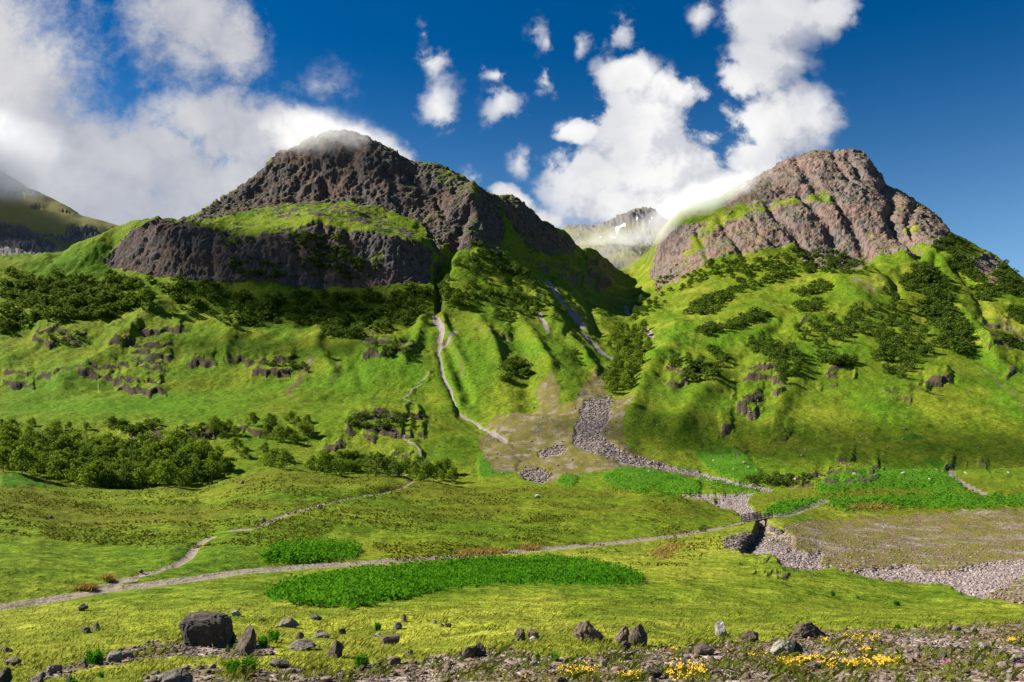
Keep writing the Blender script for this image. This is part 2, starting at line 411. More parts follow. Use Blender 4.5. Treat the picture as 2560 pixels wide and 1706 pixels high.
# ------------------------------------------------------------------ terrain: one surface, surveyed as key lines from near to far
# every key line lists (x of the frame, row of the frame, distance in m); between the lines the ground is a smooth surface
KEY = [
    ([(0, 2832, 2.)], 12),
    ([(-400, 1706, 18), (1280, 1706, 17), (2960, 1706, 17)], 42),
    ([(-400, 1650, 23), (0, 1640, 24), (500, 1612, 25.5), (1000, 1640, 24), (1300, 1605, 25), (1800, 1592, 27), (2560, 1566, 31), (2960, 1560, 32)], 34),
    ([(-400, 1580, 34), (0, 1560, 36), (500, 1525, 39), (1000, 1505, 46), (1500, 1480, 58), (2000, 1490, 72), (2300, 1500, 82), (2560, 1528, 66), (2960, 1540, 60)], 50),
    ([(-400, 1570, 45), (0, 1518, 52), (300, 1470, 61), (600, 1428, 75), (900, 1407, 90), (1200, 1385, 110), (1400, 1368, 128), (1700, 1337, 163), (1800, 1323, 178), (1870, 1305, 189), (1940, 1291, 199), (2060, 1310, 205), (2300, 1325, 205), (2560, 1330, 200), (2960, 1330, 200)], 84),
    ([(-400, 1170, 260), (0, 1182, 262), (60, 1192, 262), (170, 1216, 262), (260, 1227, 262), (380, 1224, 266), (430, 1216, 270), (500, 1222, 274), (590, 1192, 284), (690, 1169, 292), (760, 1173, 292), (860, 1183, 290), (950, 1188, 288), (1050, 1200, 284), (1150, 1216, 278), (1250, 1223, 272), (1340, 1217, 268), (1430, 1223, 262), (1520, 1236, 256), (1610, 1229, 250), (1680, 1242, 245), (1750, 1268, 236), (1800, 1280, 232), (1900, 1268, 232), (1980, 1258, 240), (2060, 1250, 250), (2300, 1262, 256), (2560, 1258, 262), (2960, 1250, 270)], 14),
    ([(-400, 1230, 330), (0, 1240, 335), (450, 1245, 345), (700, 1235, 352), (1000, 1235, 345), (1200, 1232, 335), (1500, 1240, 318), (1650, 1250, 305), (1740, 1254, 295), (1850, 1250, 292), (1950, 1232, 305), (2030, 1212, 330), (2100, 1192, 350), (2230, 1182, 365), (2400, 1178, 372), (2560, 1170, 380), (2960, 1160, 380)], 28),
    ([(-400, 1135, 420), (0, 1145, 415), (300, 1150, 415), (600, 1140, 415), (1000, 1165, 405), (1150, 1190, 385), (1400, 1200, 380), (1600, 1200, 365), (1740, 1224, 335), (1860, 1220, 335), (1980, 1214, 370), (2060, 1203, 400), (2300, 1190, 430), (2560, 1180, 445), (2960, 1170, 450)], 44),
    ([(-400, 1040, 490), (0, 1045, 500), (300, 1035, 510), (600, 1030, 515), (900, 1035, 515), (1050, 1065, 500), (1200, 1105, 480), (1350, 1120, 470), (1500, 1110, 470), (1600, 1150, 450), (1750, 1190, 430), (1900, 1145, 475), (2100, 1115, 510), (2300, 1108, 525), (2560, 1095, 535), (2960, 1080, 540)], 32),
    ([(-400, 985, 600), (0, 988, 610), (300, 982, 625), (600, 985, 630), (900, 990, 620), (1100, 1030, 590), (1200, 1065, 560), (1300, 1040, 560), (1420, 1010, 580), (1500, 1000, 590), (1600, 1030, 560), (1800, 1038, 570), (2000, 1035, 590), (2560, 1045, 575), (2960, 1050, 560)], 50),
    ([(-400, 860, 720), (0, 862, 720), (300, 872, 725), (600, 885, 725), (800, 902, 705), (1000, 905, 690), (1100, 905, 690), (1200, 880, 705), (1300, 865, 720), (1400, 882, 715), (1500, 945, 680), (1550, 955, 680), (1650, 895, 740), (1800, 880, 770), (2000, 870, 780), (2300, 900, 765), (2560, 930, 740), (2960, 960, 700)], 46),
    ([(-400, 760, 850), (0, 755, 850), (200, 750, 850), (400, 762, 850), (600, 790, 850), (800, 800, 840), (1000, 802, 830), (1088, 775, 845), (1150, 765, 850), (1300, 785, 850), (1400, 800, 850), (1500, 855, 835), (1570, 882, 830), (1620, 845, 880), (1700, 800, 930), (1900, 762, 950), (2100, 762, 940), (2300, 785, 920), (2560, 820, 880), (2960, 880, 840)], 36),
    ([(-400, 710, 895), (0, 698, 900), (150, 695, 905), (284, 672, 950), (317, 690, 925), (456, 697, 900), (568, 708, 903), (661, 708, 905), (736, 724, 900), (803, 728, 900), (900, 728, 900), (990, 720, 905), (1075, 716, 915), (1095, 708, 925), (1150, 690, 930), (1250, 695, 945), (1350, 735, 960), (1450, 775, 975), (1540, 808, 990), (1575, 815, 1000), (1620, 775, 1050), (1700, 735, 1120), (1900, 695, 1110), (2050, 690, 1090), (2200, 655, 1080), (2330, 690, 1060), (2560, 745, 1010), (2960, 830, 960)], 56),
    ([(-400, 690, 980), (0, 648, 985), (150, 632, 985), (250, 592, 975), (290, 576, 1005), (330, 556, 985), (400, 549, 962), (456, 549, 960), (542, 566, 955), (643, 588, 945), (729, 577, 948), (792, 553, 952), (856, 566, 950), (979, 596, 945), (1047, 606, 950), (1080, 632, 965), (1110, 632, 985), (1160, 612, 985), (1250, 635, 1010), (1350, 690, 1050), (1450, 735, 1085), (1540, 780, 1110), (1575, 782, 1130), (1605, 750, 1190), (1640, 722, 1260), (1700, 690, 1230), (1780, 650, 1220), (1900, 625, 1200), (2000, 645, 1180), (2050, 678, 1165), (2150, 678, 1155), (2180, 640, 1155), (2290, 640, 1130), (2340, 615, 1120), (2420, 645, 1100), (2560, 712, 1070), (2960, 880, 1010)], 24),
    ([(-400, 720, 1060), (0, 672, 1060), (200, 640, 1060), (300, 592, 1040), (360, 566, 1020), (440, 556, 1010), (500, 548, 1020), (620, 545, 1035), (700, 532, 1040), (800, 522, 1030), (880, 528, 1030), (980, 560, 1020), (1060, 585, 1015), (1100, 590, 1040), (1180, 555, 1060), (1250, 585, 1080), (1350, 630, 1125), (1430, 670, 1190), (1500, 712, 1260), (1535, 735, 1290), (1560, 742, 1350), (1600, 716, 1420), (1632, 690, 1390), (1700, 640, 1320), (1780, 605, 1290), (1900, 585, 1260), (2000, 600, 1240), (2150, 600, 1220), (2290, 590, 1190), (2360, 588, 1170), (2420, 632, 1150), (2560, 706, 1120), (2960, 885, 1060)], 40),
    ([(-400, 780, 1160), (0, 715, 1160), (200, 680, 1150), (300, 630, 1120), (380, 582, 1080), (450, 557, 1065), (520, 535, 1085), (600, 522, 1100), (700, 514, 1105), (850, 509, 1100), (930, 514, 1090), (1010, 530, 1085), (1070, 545, 1090), (1180, 498, 1110), (1250, 535, 1130), (1350, 590, 1180), (1430, 632, 1260), (1500, 676, 1440), (1535, 700, 1560), (1560, 700, 1680), (1605, 684, 1700), (1634, 640, 1520), (1650, 606, 1440), (1700, 575, 1370), (1800, 530, 1390), (1900, 500, 1370), (2000, 490, 1350), (2150, 490, 1320), (2250, 525, 1290), (2340, 565, 1250), (2420, 618, 1220), (2560, 702, 1180), (2960, 890, 1110)], 88),
    ([(-400, 830, 1260), (0, 760, 1260), (250, 690, 1240), (380, 610, 1180), (440, 563, 1130), (480, 546, 1120), (520, 521, 1140), (560, 490, 1160), (620, 446, 1190), (665, 412, 1210), (690, 377, 1225), (720, 361, 1235), (760, 345, 1240), (800, 331, 1245), (850, 323, 1250), (900, 335, 1245), (950, 351, 1240), (1000, 385, 1230), (1035, 405, 1230), (1090, 411, 1250), (1160, 441, 1250), (1200, 470, 1240), (1240, 489, 1240), (1290, 496, 1260), (1330, 531, 1270), (1350, 556, 1280), (1400, 577, 1320), (1430, 600, 1360), (1440, 618, 1380), (1485, 640, 1600), (1522, 664, 1850), (1545, 676, 2000), (1570, 670, 2080), (1605, 648, 2050), (1630, 618, 1760), (1650, 570, 1540), (1700, 528, 1480), (1800, 489, 1540), (1880, 449, 1560), (1930, 420, 1560), (1980, 391, 1550), (2040, 373, 1530), (2080, 376, 1510), (2130, 379, 1490), (2168, 394, 1460), (2188, 425, 1440), (2240, 469, 1400), (2290, 509, 1360), (2356, 545, 1310), (2374, 580, 1300), (2400, 591, 1290), (2440, 620, 1275), (2500, 652, 1260), (2560, 698, 1240), (2700, 790, 1220), (2960, 900, 1160)], 8),
    ([(-400, 900, 1400), (0, 800, 1400), (500, 660, 1330), (850, 380, 1370), (1090, 450, 1370), (1240, 530, 1350), (1350, 600, 1400), (1440, 650, 1480), (1500, 672, 1750), (1545, 682, 2080), (1570, 676, 2140), (1605, 660, 2120), (1640, 620, 1800), (1800, 530, 1680), (2060, 420, 1840), (2250, 520, 1780), (2400, 640, 1680), (2560, 740, 1700), (2960, 940, 1750)], 8),
    ([(-400, 700, 1600), (0, 680, 1600), (200, 690, 1600), (350, 720, 1650), (500, 780, 1700), (1200, 760, 1900), (1380, 660, 2050), (1450, 650, 2150), (1530, 648, 2220), (1600, 642, 2260), (1660, 640, 2260), (1800, 760, 2300), (2960, 900, 2300)], 30),
    ([(-400, 480, 2000), (0, 575, 2000), (150, 605, 2000), (300, 650, 2000), (500, 720, 2100), (1200, 690, 2400), (1380, 620, 2600), (1450, 605, 2700), (1530, 600, 2700), (1600, 610, 2700), (1660, 620, 2700), (1800, 700, 2700), (2960, 880, 2700)], 36),
    ([(-400, 250, 2500), (0, 425, 2400), (60, 465, 2400), (120, 505, 2350), (200, 547, 2300), (280, 575, 2300), (350, 595, 2300), (450, 640, 2300), (600, 720, 2400), (1200, 660, 3000), (1300, 630, 3100), (1380, 598, 3100), (1420, 584, 3150), (1480, 570, 3200), (1525, 557, 3250), (1560, 540, 3300), (1588, 524, 3300), (1612, 518, 3300), (1632, 524, 3300), (1655, 545, 3300), (1690, 565, 3250), (1760, 585, 3200), (1850, 640, 3200), (2000, 750, 3200), (2960, 880, 3200)], 4),
    ([(-400, 330, 2900), (0, 500, 2800), (300, 650, 2700), (600, 780, 2800), (1200, 740, 3500), (1612, 600, 3900), (1850, 720, 3700), (2960, 940, 3700)], 0),
]
PX = np.concatenate([np.arange(-900, -10, 8.), np.arange(-8, 2570, 2.5), np.arange(2572, 3460, 8.)]).astype(np.float64)
NC = len(PX)
dense = np.arange(-1000, 3561, 2.0)


def keyline(k, sig):
    a = np.array(KEY[k][0], float)
    py = blur(np.interp(dense, a[:, 0], a[:, 1]), sig / 2)
    ly = blur(np.interp(dense, a[:, 0], np.log(a[:, 2])), max(sig, 22) / 2)
    return np.interp(PX, dense, py), np.exp(np.interp(PX, dense, ly))


kpy, kY = [], []
for k in range(len(KEY)):
    py, Y = keyline(k, 30 if k in (3, 9, 10, 11) else (5 if k in (16, 20) else 14))
    if k:
        Y = np.maximum(Y, kY[-1] * 1.012)
    kpy.append(py); kY.append(Y)
kpy, kY = np.array(kpy), np.array(kY)
kZ = (HY - kpy) / F * kY
K = len(KEY)
# monotone cubic (PCHIP) of height over distance in every column
h = np.diff(kY, axis=0)
dl = np.diff(kZ, axis=0) / h
m = np.zeros_like(kZ)
for k in range(1, K - 1):
    w1, w2 = 2 * h[k] + h[k - 1], h[k] + 2 * h[k - 1]
    ok = dl[k] * dl[k - 1] > 0
    with np.errstate(divide='ignore', invalid='ignore'):
        hm = (w1 + w2) / (w1 / dl[k - 1] + w2 / dl[k])
    m[k] = np.where(ok, hm, 0)
m[0], m[-1] = dl[0], dl[-1]
rowsY, rowsZ, rowSeg, rowT = [], [], [], []
for k in range(K - 1):
    n = KEY[k + 1][1] if k + 1 < K - 1 else 4
    n = {0: 12}.get(k, KEY[k][1]) or 4
    for i in range(n + (1 if k == K - 2 else 0)):
        t_ = i / n
        if k == 0:
            t_ = t_ ** 0.6
        Y = kY[k] + h[k] * t_
        t2, t3 = t_ * t_, t_ ** 3
        Z = (2 * t3 - 3 * t2 + 1) * kZ[k] + (t3 - 2 * t2 + t_) * h[k] * m[k] + (-2 * t3 + 3 * t2) * kZ[k + 1] + (t3 - t2) * h[k] * m[k + 1]
        rowsY.append(Y); rowsZ.append(Z); rowSeg.append(k); rowT.append(k + t_)
Yg = np.array(rowsY); Zg = np.array(rowsZ); seg = np.array(rowSeg)[:, None] + np.zeros((1, NC), int); tt = np.array(rowT)[:, None] + np.zeros((1, NC))
Xg = (PX[None, :] - 1280) / F * Yg
NR = Yg.shape[0]
PYg = HY - F * Zg / Yg
PXg = np.broadcast_to(PX[None, :], PYg.shape)
Xf, Yf, Zf = Xg.astype(np.float32), Yg.astype(np.float32), Zg.astype(np.float32)


def hit(px, py, grid=None, skip=0):
    """first point of the surface along the sight line through (px, py) of the survey frame"""
    PYq, Yq, Zq = grid if grid is not None else (PYg, Yg, Zg)
    j = int(np.clip(np.searchsorted(PX, px), 1, NC - 1))
    if PX[j] - px > px - PX[j - 1]:
        j -= 1
    col = PYq[skip:, j]
    i = int(np.argmax(col <= py)) if (col <= py).any() else len(col) - 1
    i = max(i, 1)
    a, b = col[i - 1], col[i]
    f = 0 if a == b else float(np.clip((a - py) / (a - b), 0, 1))
    Y = Yq[skip + i - 1, j] * (1 - f) + Yq[skip + i, j] * f
    Z = Zq[skip + i - 1, j] * (1 - f) + Zq[skip + i, j] * f
    return np.array([(px - 1280) / F * Y, Y, Z])


# ------------------------------------------------------------------ survey of what covers the ground
far = (tt >= 17.2)
near = ~far
ROCK = Map()
ROCK.poly([(284, 663), (262, 655), (300, 610), (340, 570), (400, 549), (456, 549), (542, 566), (643, 588), (729, 577), (792, 553), (856, 566), (979, 596), (1047, 603), (1085, 630), (1073, 712), (953, 719), (886, 723), (803, 725), (736, 719), (661, 701), (568, 703), (456, 691), (317, 684)], 1, 4)
ROCK.poly([(440, 556), (490, 545), (560, 490), (620, 440), (670, 405), (690, 370), (720, 355), (800, 325), (850, 316), (900, 330), (950, 346), (1000, 380), (1040, 400), (1075, 440), (1110, 470), (1150, 490), (1150, 540), (1120, 600), (1095, 640), (1085, 620), (1060, 562), (1000, 532), (930, 515), (850, 511), (760, 508), (680, 520), (600, 532), (520, 548)], 1, 4)
ROCK.poly([(1040, 400), (1090, 405), (1160, 436), (1240, 486), (1245, 520), (1260, 570), (1250, 640), (1200, 625), (1130, 625), (1120, 580), (1110, 500)], .8, 6)
ROCK.poly([(1240, 484), (1290, 490), (1330, 526), (1352, 552), (1425, 594), (1440, 620), (1400, 640), (1340, 630), (1300, 580), (1250, 530)], .75, 5)
ROCK.poly([(1300, 640), (1380, 660), (1440, 680), (1500, 660), (1535, 650), (1545, 690), (1500, 730), (1440, 720), (1380, 700)], .5, 6)
ROCK.poly([(1640, 722), (1626, 684), (1648, 610), (1680, 565), (1740, 556), (1800, 545), (1815, 500), (1880, 444), (1930, 415), (1980, 385), (2040, 366), (2130, 372), (2172, 390), (2244, 466), (2294, 506), (2362, 540), (2380, 580), (2335, 615), (2270, 600), (2294, 645), (2172, 642), (2150, 684), (2045, 684), (2000, 645), (1990, 602), (1900, 624), (1830, 634), (1780, 654), (1700, 694)], 1, 4)
ROCK.poly([(2420, 640), (2470, 640), (2520, 676), (2540, 724), (2480, 714), (2440, 684)], .9, 4)
ROCK.poly([(1120, 575), (1180, 570), (1186, 620), (1140, 625), (1122, 612)], 1, 3)
GH = Map()   # grass ledges in the crags
for P_ in ([(1740, 590), (1700, 605), (1760, 560), (1800, 515), (1900, 500), (2010, 482), (2024, 500), (1920, 522), (1840, 548), (1790, 570), (1740, 640), (1690, 650), (1720, 615)],
           [(1990, 490), (2060, 470), (2090, 500), (2080, 515), (2040, 500)], [(2265, 560), (2300, 555), (2290, 575), (2262, 572)],
           [(625, 515), (760, 511), (830, 506), (910, 514), (980, 545), (1045, 590), (1000, 592), (920, 560), (850, 545), (790, 535), (720, 540), (640, 530)],
           [(580, 553), (640, 550), (620, 566), (545, 570)], [(900, 655), (990, 622), (985, 640), (930, 660)],
           [(545, 578), (640, 582), (620, 596), (560, 594)], [(690, 570), (730, 560), (760, 575), (700, 582)],
           [(470, 558), (540, 556), (530, 566), (480, 566)], [(1180, 480), (1192, 486), (1204, 512), (1190, 520)], [(1100, 425), (1150, 445), (1160, 455), (1110, 440)]):
    GH.poly(P_, 1, 4)
GH.soften(1.5)
CRAG, CFACE = Map(), Map()  # outcrops on the grass slopes: (x0, x1, top, foot, strength)
for L_ in ([255, 345, 846, 872, 1], [320, 440, 852, 892, 1], [290, 425, 892, 926, 1], [175, 300, 916, 950, 1], [270, 425, 938, 986, 1], [440, 560, 882, 908, .8],
           [560, 680, 884, 912, .7], [620, 765, 888, 935, 1], [75, 150, 815, 862, .9], [120, 232, 826, 858, .8], [325, 480, 812, 834, .9], [270, 310, 790, 822, .8],
           [0, 90, 915, 965, .8], [60, 190, 920, 945, .6], [900, 1055, 845, 895, .9], [905, 985, 800, 850, .5], [860, 1070, 1030, 1085, 1], [900, 950, 1080, 1098, .8],
           [790, 880, 1092, 1118, .7], [430, 560, 1068, 1094, .9], [560, 720, 1062, 1082, .7], [290, 420, 1052, 1092, .7], [100, 250, 1075, 1100, .6],
           [1660, 1722, 918, 962, 1], [1700, 1760, 900, 930, .8], [1850, 1965, 906, 942, 1], [1930, 1965, 944, 990, 1], [1840, 1910, 972, 1036, 1], [1880, 1905, 1000, 1035, .8],
           [2060, 2120, 905, 945, .8], [2310, 2385, 932, 960, 1], [2130, 2140, 930, 950, .7], [1795, 1832, 1054, 1082, 1], [1740, 1780, 800, 822, .6], [2460, 2560, 830, 870, .7],
           [2200, 2290, 965, 1000, .6], [2020, 2090, 950, 965, .5], [1990, 2030, 790, 805, .6], [2500, 2560, 905, 930, .6], [2050, 2200, 1168, 1206, .8], [1940, 2050, 1180, 1212, .9],
           [2080, 2140, 1135, 1160, .7], [2180, 2200, 1150, 1175, .6], [1830, 1870, 1110, 1150, .6], [1920, 1990, 1075, 1105, .5], [2355, 2395, 1145, 1168, .7],
           [2440, 2480, 1155, 1172, .5], [330, 500, 1228, 1250, .2], [340, 420, 1350, 1366, .18], [655, 720, 1352, 1366, .2],
           [960, 1040, 1120, 1140, .6], [1020, 1060, 1122, 1150, .7], [1870, 1945, 1392, 1404, .5], [1900, 1975, 1420, 1436, .5],
            [1350, 1420, 650, 690, .5], [1460, 1510, 640, 690, .9], [1480, 1540, 690, 720, .8], [1060, 1090, 930, 945, .4],
           [2330, 2420, 780, 812, .5], [2450, 2540, 770, 812, .6], [2100, 2150, 880, 900, .4], [1640, 1700, 820, 840, .4], [1210, 1290, 800, 840, .5], [1330, 1400, 720, 760, .6],
           [160, 250, 606, 630, .3], [235, 290, 622, 650, .4]):
    CRAG.lens(*L_, face=CFACE)
GULLY = Map()
for P_, w_, v_ in (([(1172, 545), (1150, 580), (1130, 615), (1105, 665), (1092, 705), (1088, 765)], 13, 1.), ([(1088, 765), (1099, 829), (1095, 880), (1105, 935), (1130, 990), (1150, 1040), (1180, 1060), (1230, 1085)], 9, .16),
                   ([(1920, 505), (1943, 536), (1997, 597), (2035, 645)], 11, .9), ([(2000, 480), (2027, 509), (2070, 562), (2085, 600)], 11, .8), ([(2090, 500), (2119, 545), (2150, 595), (2165, 645)], 12, .9),
                   ([(2120, 395), (2138, 413), (2165, 446)], 9, .7), ([(2215, 462), (2240, 492), (2226, 536), (2240, 575), (2265, 600), (2294, 640)], 14, 1.2),
                   ([(1990, 400), (2030, 450), (2060, 500)], 10, .6), ([(1880, 540), (1900, 580), (1960, 612)], 9, .5), ([(1800, 550), (1830, 590), (1850, 625)], 9, .6), ([(1740, 580), (1760, 620), (1770, 650)], 8, .5),
                   ([(2080, 376), (2085, 400), (2120, 440)], 7, .5), ([(2290, 515), (2270, 550), (2285, 590)], 9, .6),
                   ([(740, 345), (735, 400), (745, 460), (740, 508)], 9, .5), ([(790, 335), (800, 400), (810, 460), (806, 505)], 9, .6), ([(870, 330), (885, 400), (900, 470), (905, 512)], 10, .6), ([(940, 350), (970, 430), (1000, 500), (1020, 530)], 12, .7),
                   ([(660, 420), (650, 470), (660, 515)], 9, .5), ([(530, 570), (525, 620), (535, 690)], 9, .8), ([(640, 590), (650, 640), (650, 700)], 10, .6), ([(735, 580), (742, 640), (738, 715)], 11, 1.), ([(805, 560), (808, 640), (800, 720)], 12, 1.1),
                   ([(870, 570), (865, 640), (872, 715)], 10, .7), ([(440, 550), (450, 620), (440, 690)], 8, .5), ([(1000, 400), (1060, 470), (1110, 540)], 12, .6),
                   ([(2380, 600), (2340, 640), (2330, 700), (2400, 800)], 14, .5), ([(2180, 650), (2230, 690), (2250, 740)], 10, .5)):
    GULLY.line(P_, w_, v_)
for P_, w_, v_ in (([(1290, 850), (1310, 920), (1320, 1000)], 34, .6), ([(1215, 600), (1250, 660), (1290, 720)], 12, .5), ([(1290, 560), (1320, 620), (1380, 690)], 12, .5), ([(1120, 860), (1150, 930), (1170, 1000)], 14, .3), ([(1440, 700), (1470, 760), (1500, 830)], 10, .4),
                   ([(2390, 660), (2440, 720), (2470, 800)], 14, .5), ([(1960, 800), (1900, 860), (1840, 900)], 14, .3), ([(700, 830), (690, 880), (720, 940)], 16, .35), ([(500, 800), (470, 850), (440, 880)], 16, .35), ([(150, 830), (90, 880), (20, 930)], 18, .4), ([(890, 850), (880, 900), (900, 950)], 12, .4)):
    GULLY.line(P_, w_, v_)
RIDGE = Map()
for P_, w_, v_ in (([(1184, 476), (1170, 540), (1160, 590), (1200, 640), (1290, 690), (1370, 760), (1410, 820)], 17, .9), ([(1100, 790), (1130, 860), (1150, 900)], 14, .5), ([(1200, 800), (1230, 850), (1250, 900)], 14, .5), ([(1290, 790), (1340, 850), (1380, 920)], 15, .6), ([(1400, 800), (1450, 870), (1490, 930)], 13, .5),
                   ([(1460, 655), (1500, 700), (1560, 760)], 12, .4), ([(1060, 800), (1040, 860), (1010, 900)], 15, .5), ([(600, 790), (570, 850), (560, 900)], 20, .5), ([(390, 770), (330, 830), (260, 900), (150, 960)], 22, .7), ([(800, 830), (790, 880), (830, 930)], 16, .5),
                   ([(1700, 830), (1640, 900), (1600, 980), (1580, 1030)], 24, .7), ([(1800, 950), (1740, 1000), (1700, 1060)], 24, .6), ([(2050, 640), (2100, 720), (2160, 760)], 18, .4), ([(2260, 640), (2330, 720), (2420, 800), (2500, 900)], 20, .6), ([(2000, 940), (1960, 1000), (1930, 1060)], 26, .6)):
    RIDGE.line(P_, w_, v_)
BRACK = Map()
for P_ in ([(655, 1490), (700, 1465), (760, 1452), (900, 1427), (1100, 1411), (1250, 1399), (1380, 1398), (1500, 1409), (1600, 1440), (1612, 1456), (1480, 1460), (1300, 1454), (1150, 1462), (1000, 1492), (880, 1516), (760, 1508)],
           [(645, 1400), (690, 1367), (780, 1354), (900, 1364), (890, 1392), (760, 1402)], [(1503, 1200), (1540, 1176), (1580, 1166), (1624, 1175), (1750, 1217), (1752, 1240), (1603, 1232), (1520, 1215)],
           [(1195, 1140), (1260, 1105), (1305, 1135), (1285, 1185), (1200, 1192)], [(1385, 1210), (1410, 1190), (1450, 1195), (1432, 1218)],
           [(2030, 1222), (2060, 1196), (2120, 1180), (2246, 1174), (2380, 1180), (2416, 1230), (2300, 1222), (2150, 1222), (2060, 1236)],
           [(1904, 1284), (1940, 1258), (2040, 1244), (2085, 1246), (2010, 1270), (1950, 1290), (1910, 1294)], [(2066, 1250), (2290, 1236), (2560, 1242), (2700, 1240), (2700, 1264), (2560, 1262), (2370, 1270), (2200, 1268), (2100, 1274)],
           [(1735, 1125), (1790, 1108), (1836, 1112), (1860, 1140), (1900, 1175), (1900, 1204), (1848, 1202), (1765, 1168)], [(1740, 1192), (1900, 1222), (1898, 1236), (1800, 1226), (1745, 1206)],
           [(1505, 1092), (1600, 1115), (1580, 1122), (1520, 1108)], [(2290, 1150), (2350, 1150), (2380, 1168), (2330, 1172)], [(1410, 1065), (1330, 1180), (1300, 1150)][:0] or [(0, 1186), (60, 1196), (150, 1216), (100, 1222), (0, 1212)],
           [(200, 1268), (230, 1256), (260, 1272), (230, 1284)][:0] or [(2230, 1090), (2290, 1082), (2330, 1092), (2280, 1100)]):
    BRACK.poly(P_, 1, 4)
BRACK_HARD = BRACK.a.copy()
BRACK.soften(2.2)
GRAV = Map()
for P_ in ([(1874, 1356), (1900, 1345), (1928, 1343), (1978, 1343), (1970, 1360), (2016, 1385), (2058, 1372), (2050, 1414), (2120, 1426), (2204, 1422), (2267, 1410), (2309, 1430), (2371, 1430), (2455, 1410), (2560, 1400), (2800, 1385), (2800, 1460), (2560, 1440), (2476, 1485), (2455, 1498), (2413, 1489), (2367, 1460), (2288, 1456), (2204, 1447), (2078, 1422), (1995, 1426), (1953, 1418), (1932, 1385), (1878, 1364)],
           [(1765, 1255), (1861, 1251), (1880, 1270), (1907, 1293), (1873, 1297), (1827, 1276), (1786, 1264)], [(1685, 1240), (1886, 1234), (1869, 1251), (1744, 1251)],
           [(1660, 1163), (1744, 1180), (1848, 1205), (1940, 1221), (1936, 1230), (1894, 1226), (1786, 1205), (1660, 1176)],
           [(1460, 1000), (1530, 990), (1528, 1030), (1500, 1090), (1560, 1132), (1680, 1168), (1680, 1180), (1560, 1156), (1500, 1140), (1430, 1110), (1440, 1060)],
           [(1300, 1180), (1350, 1170), (1380, 1190), (1360, 1208), (1310, 1200)], [(1340, 1130), (1400, 1110), (1420, 1125), (1360, 1145)]):
    GRAV.poly(P_, 1, 3.5)
for P_, w_ in (([(1230, 1078), (1262, 1104)], 7), ([(1088, 800), (1104, 829), (1096, 850)], 8), ([(1096, 850), (1094, 880), (1106, 935), (1130, 985)], 3.6), ([(1140, 830), (1120, 855), (1100, 868)], 4), ([(1130, 985), (1150, 1035), (1230, 1080)], 2.2),
               ([(1369, 710), (1410, 770), (1440, 795), (1465, 815)], 7), ([(1455, 835), (1490, 870), (1530, 900)], 5), ([(1610, 820), (1630, 845)], 7), ([(1565, 770), (1578, 790)], 5), ([(1345, 780), (1370, 830)], 5)):
    GRAV.line(P_, w_, 1, 'hard')
GRAV.soften(.9)
BROWN = Map()  # stony, heathery ground
for P_ in ([(1950, 1320), (2020, 1300), (2150, 1290), (2300, 1284), (2700, 1268), (2700, 1410), (2560, 1402), (2455, 1412), (2371, 1432), (2309, 1432), (2267, 1412), (2204, 1424), (2120, 1428), (2050, 1414), (2058, 1372), (2016, 1386), (1970, 1360)],
           [(1300, 1200), (1330, 1150), (1400, 1090), (1460, 1000), (1590, 990), (1560, 1040), (1560, 1110), (1700, 1170), (1700, 1190), (1560, 1170), (1420, 1195), (1380, 1210)], [(2460, 1500), (2520, 1450), (2700, 1440), (2700, 1520), (2560, 1512)],
           [(1440, 1000), (1460, 950), (1490, 935), (1520, 960), (1515, 1000)], [(1340, 950), (1390, 930), (1400, 1000), (1350, 1000)]):
    BROWN.poly(P_, 1, 7)
for P_, w_ in (([(1165, 765), (1205, 830), (1230, 870)], 7), ([(1120, 850), (1150, 900), (1160, 940)], 8), ([(1300, 860), (1330, 900)], 9), ([(1240, 760), (1290, 800)], 8), ([(1480, 690), (1560, 780), (1600, 830)], 7), ([(780, 900), (740, 960), (720, 990)], 16), ([(850, 905), (830, 960)], 9), ([(2130, 700), (2190, 740)], 14), ([(2440, 900), (2560, 1010)], 9), ([(2500, 800), (2560, 840)], 14), ([(2360, 890), (2460, 990)], 6)):
    BROWN.line(P_, w_, .75)
BROWN.poly([(1210, 1060), (1330, 1010), (1450, 1000), (1450, 1100), (1350, 1195), (1230, 1180), (1190, 1110)], .8, 9)
BROWN.soften(3.5)
RUB = Map()
for P_ in ([(60, 1700), (100, 1686), (200, 1660), (270, 1640), (330, 1615), (440, 1595), (560, 1590), (640, 1608), (700, 1622), (690, 1640), (560, 1645), (440, 1640), (330, 1655), (240, 1672), (130, 1700)],
           [(330, 1760), (360, 1690), (450, 1672), (520, 1668), (600, 1670), (700, 1676), (760, 1668), (880, 1672), (960, 1652), (1060, 1650), (1160, 1636), (1220, 1622), (1280, 1622), (1340, 1640), (1420, 1650), (1500, 1636), (1550, 1622), (1620, 1622), (1720, 1614), (1780, 1606), (1900, 1600), (1990, 1585), (2080, 1578), (2180, 1574), (2300, 1574), (2420, 1566), (2560, 1560), (2960, 1550), (2960, 2000), (330, 2000)]):
    RUB.poly(P_, 1, 6)
RUB0 = RUB.a.copy()
STONEBANK = [(1806, 1351), (1830, 1342), (1862, 1333), (1880, 1334), (1880, 1362), (1850, 1380), (1812, 1370)]
RUB.poly(STONEBANK, 1, 1)
RUB.soften(2.5)
DRY = Map()
for P_ in ([(2000, 1300), (2030, 1262), (2150, 1262), (2350, 1272), (2560, 1264), (2700, 1262), (2700, 1290), (2560, 1286), (2300, 1290), (2100, 1300)], [(0, 1640), (300, 1600), (700, 1560), (1000, 1530), (1400, 1500), (1400, 1650), (900, 1700), (0, 1706)]):
    DRY.poly(P_, 1, 8)
DRY.soften(8)
LUSH = Map()
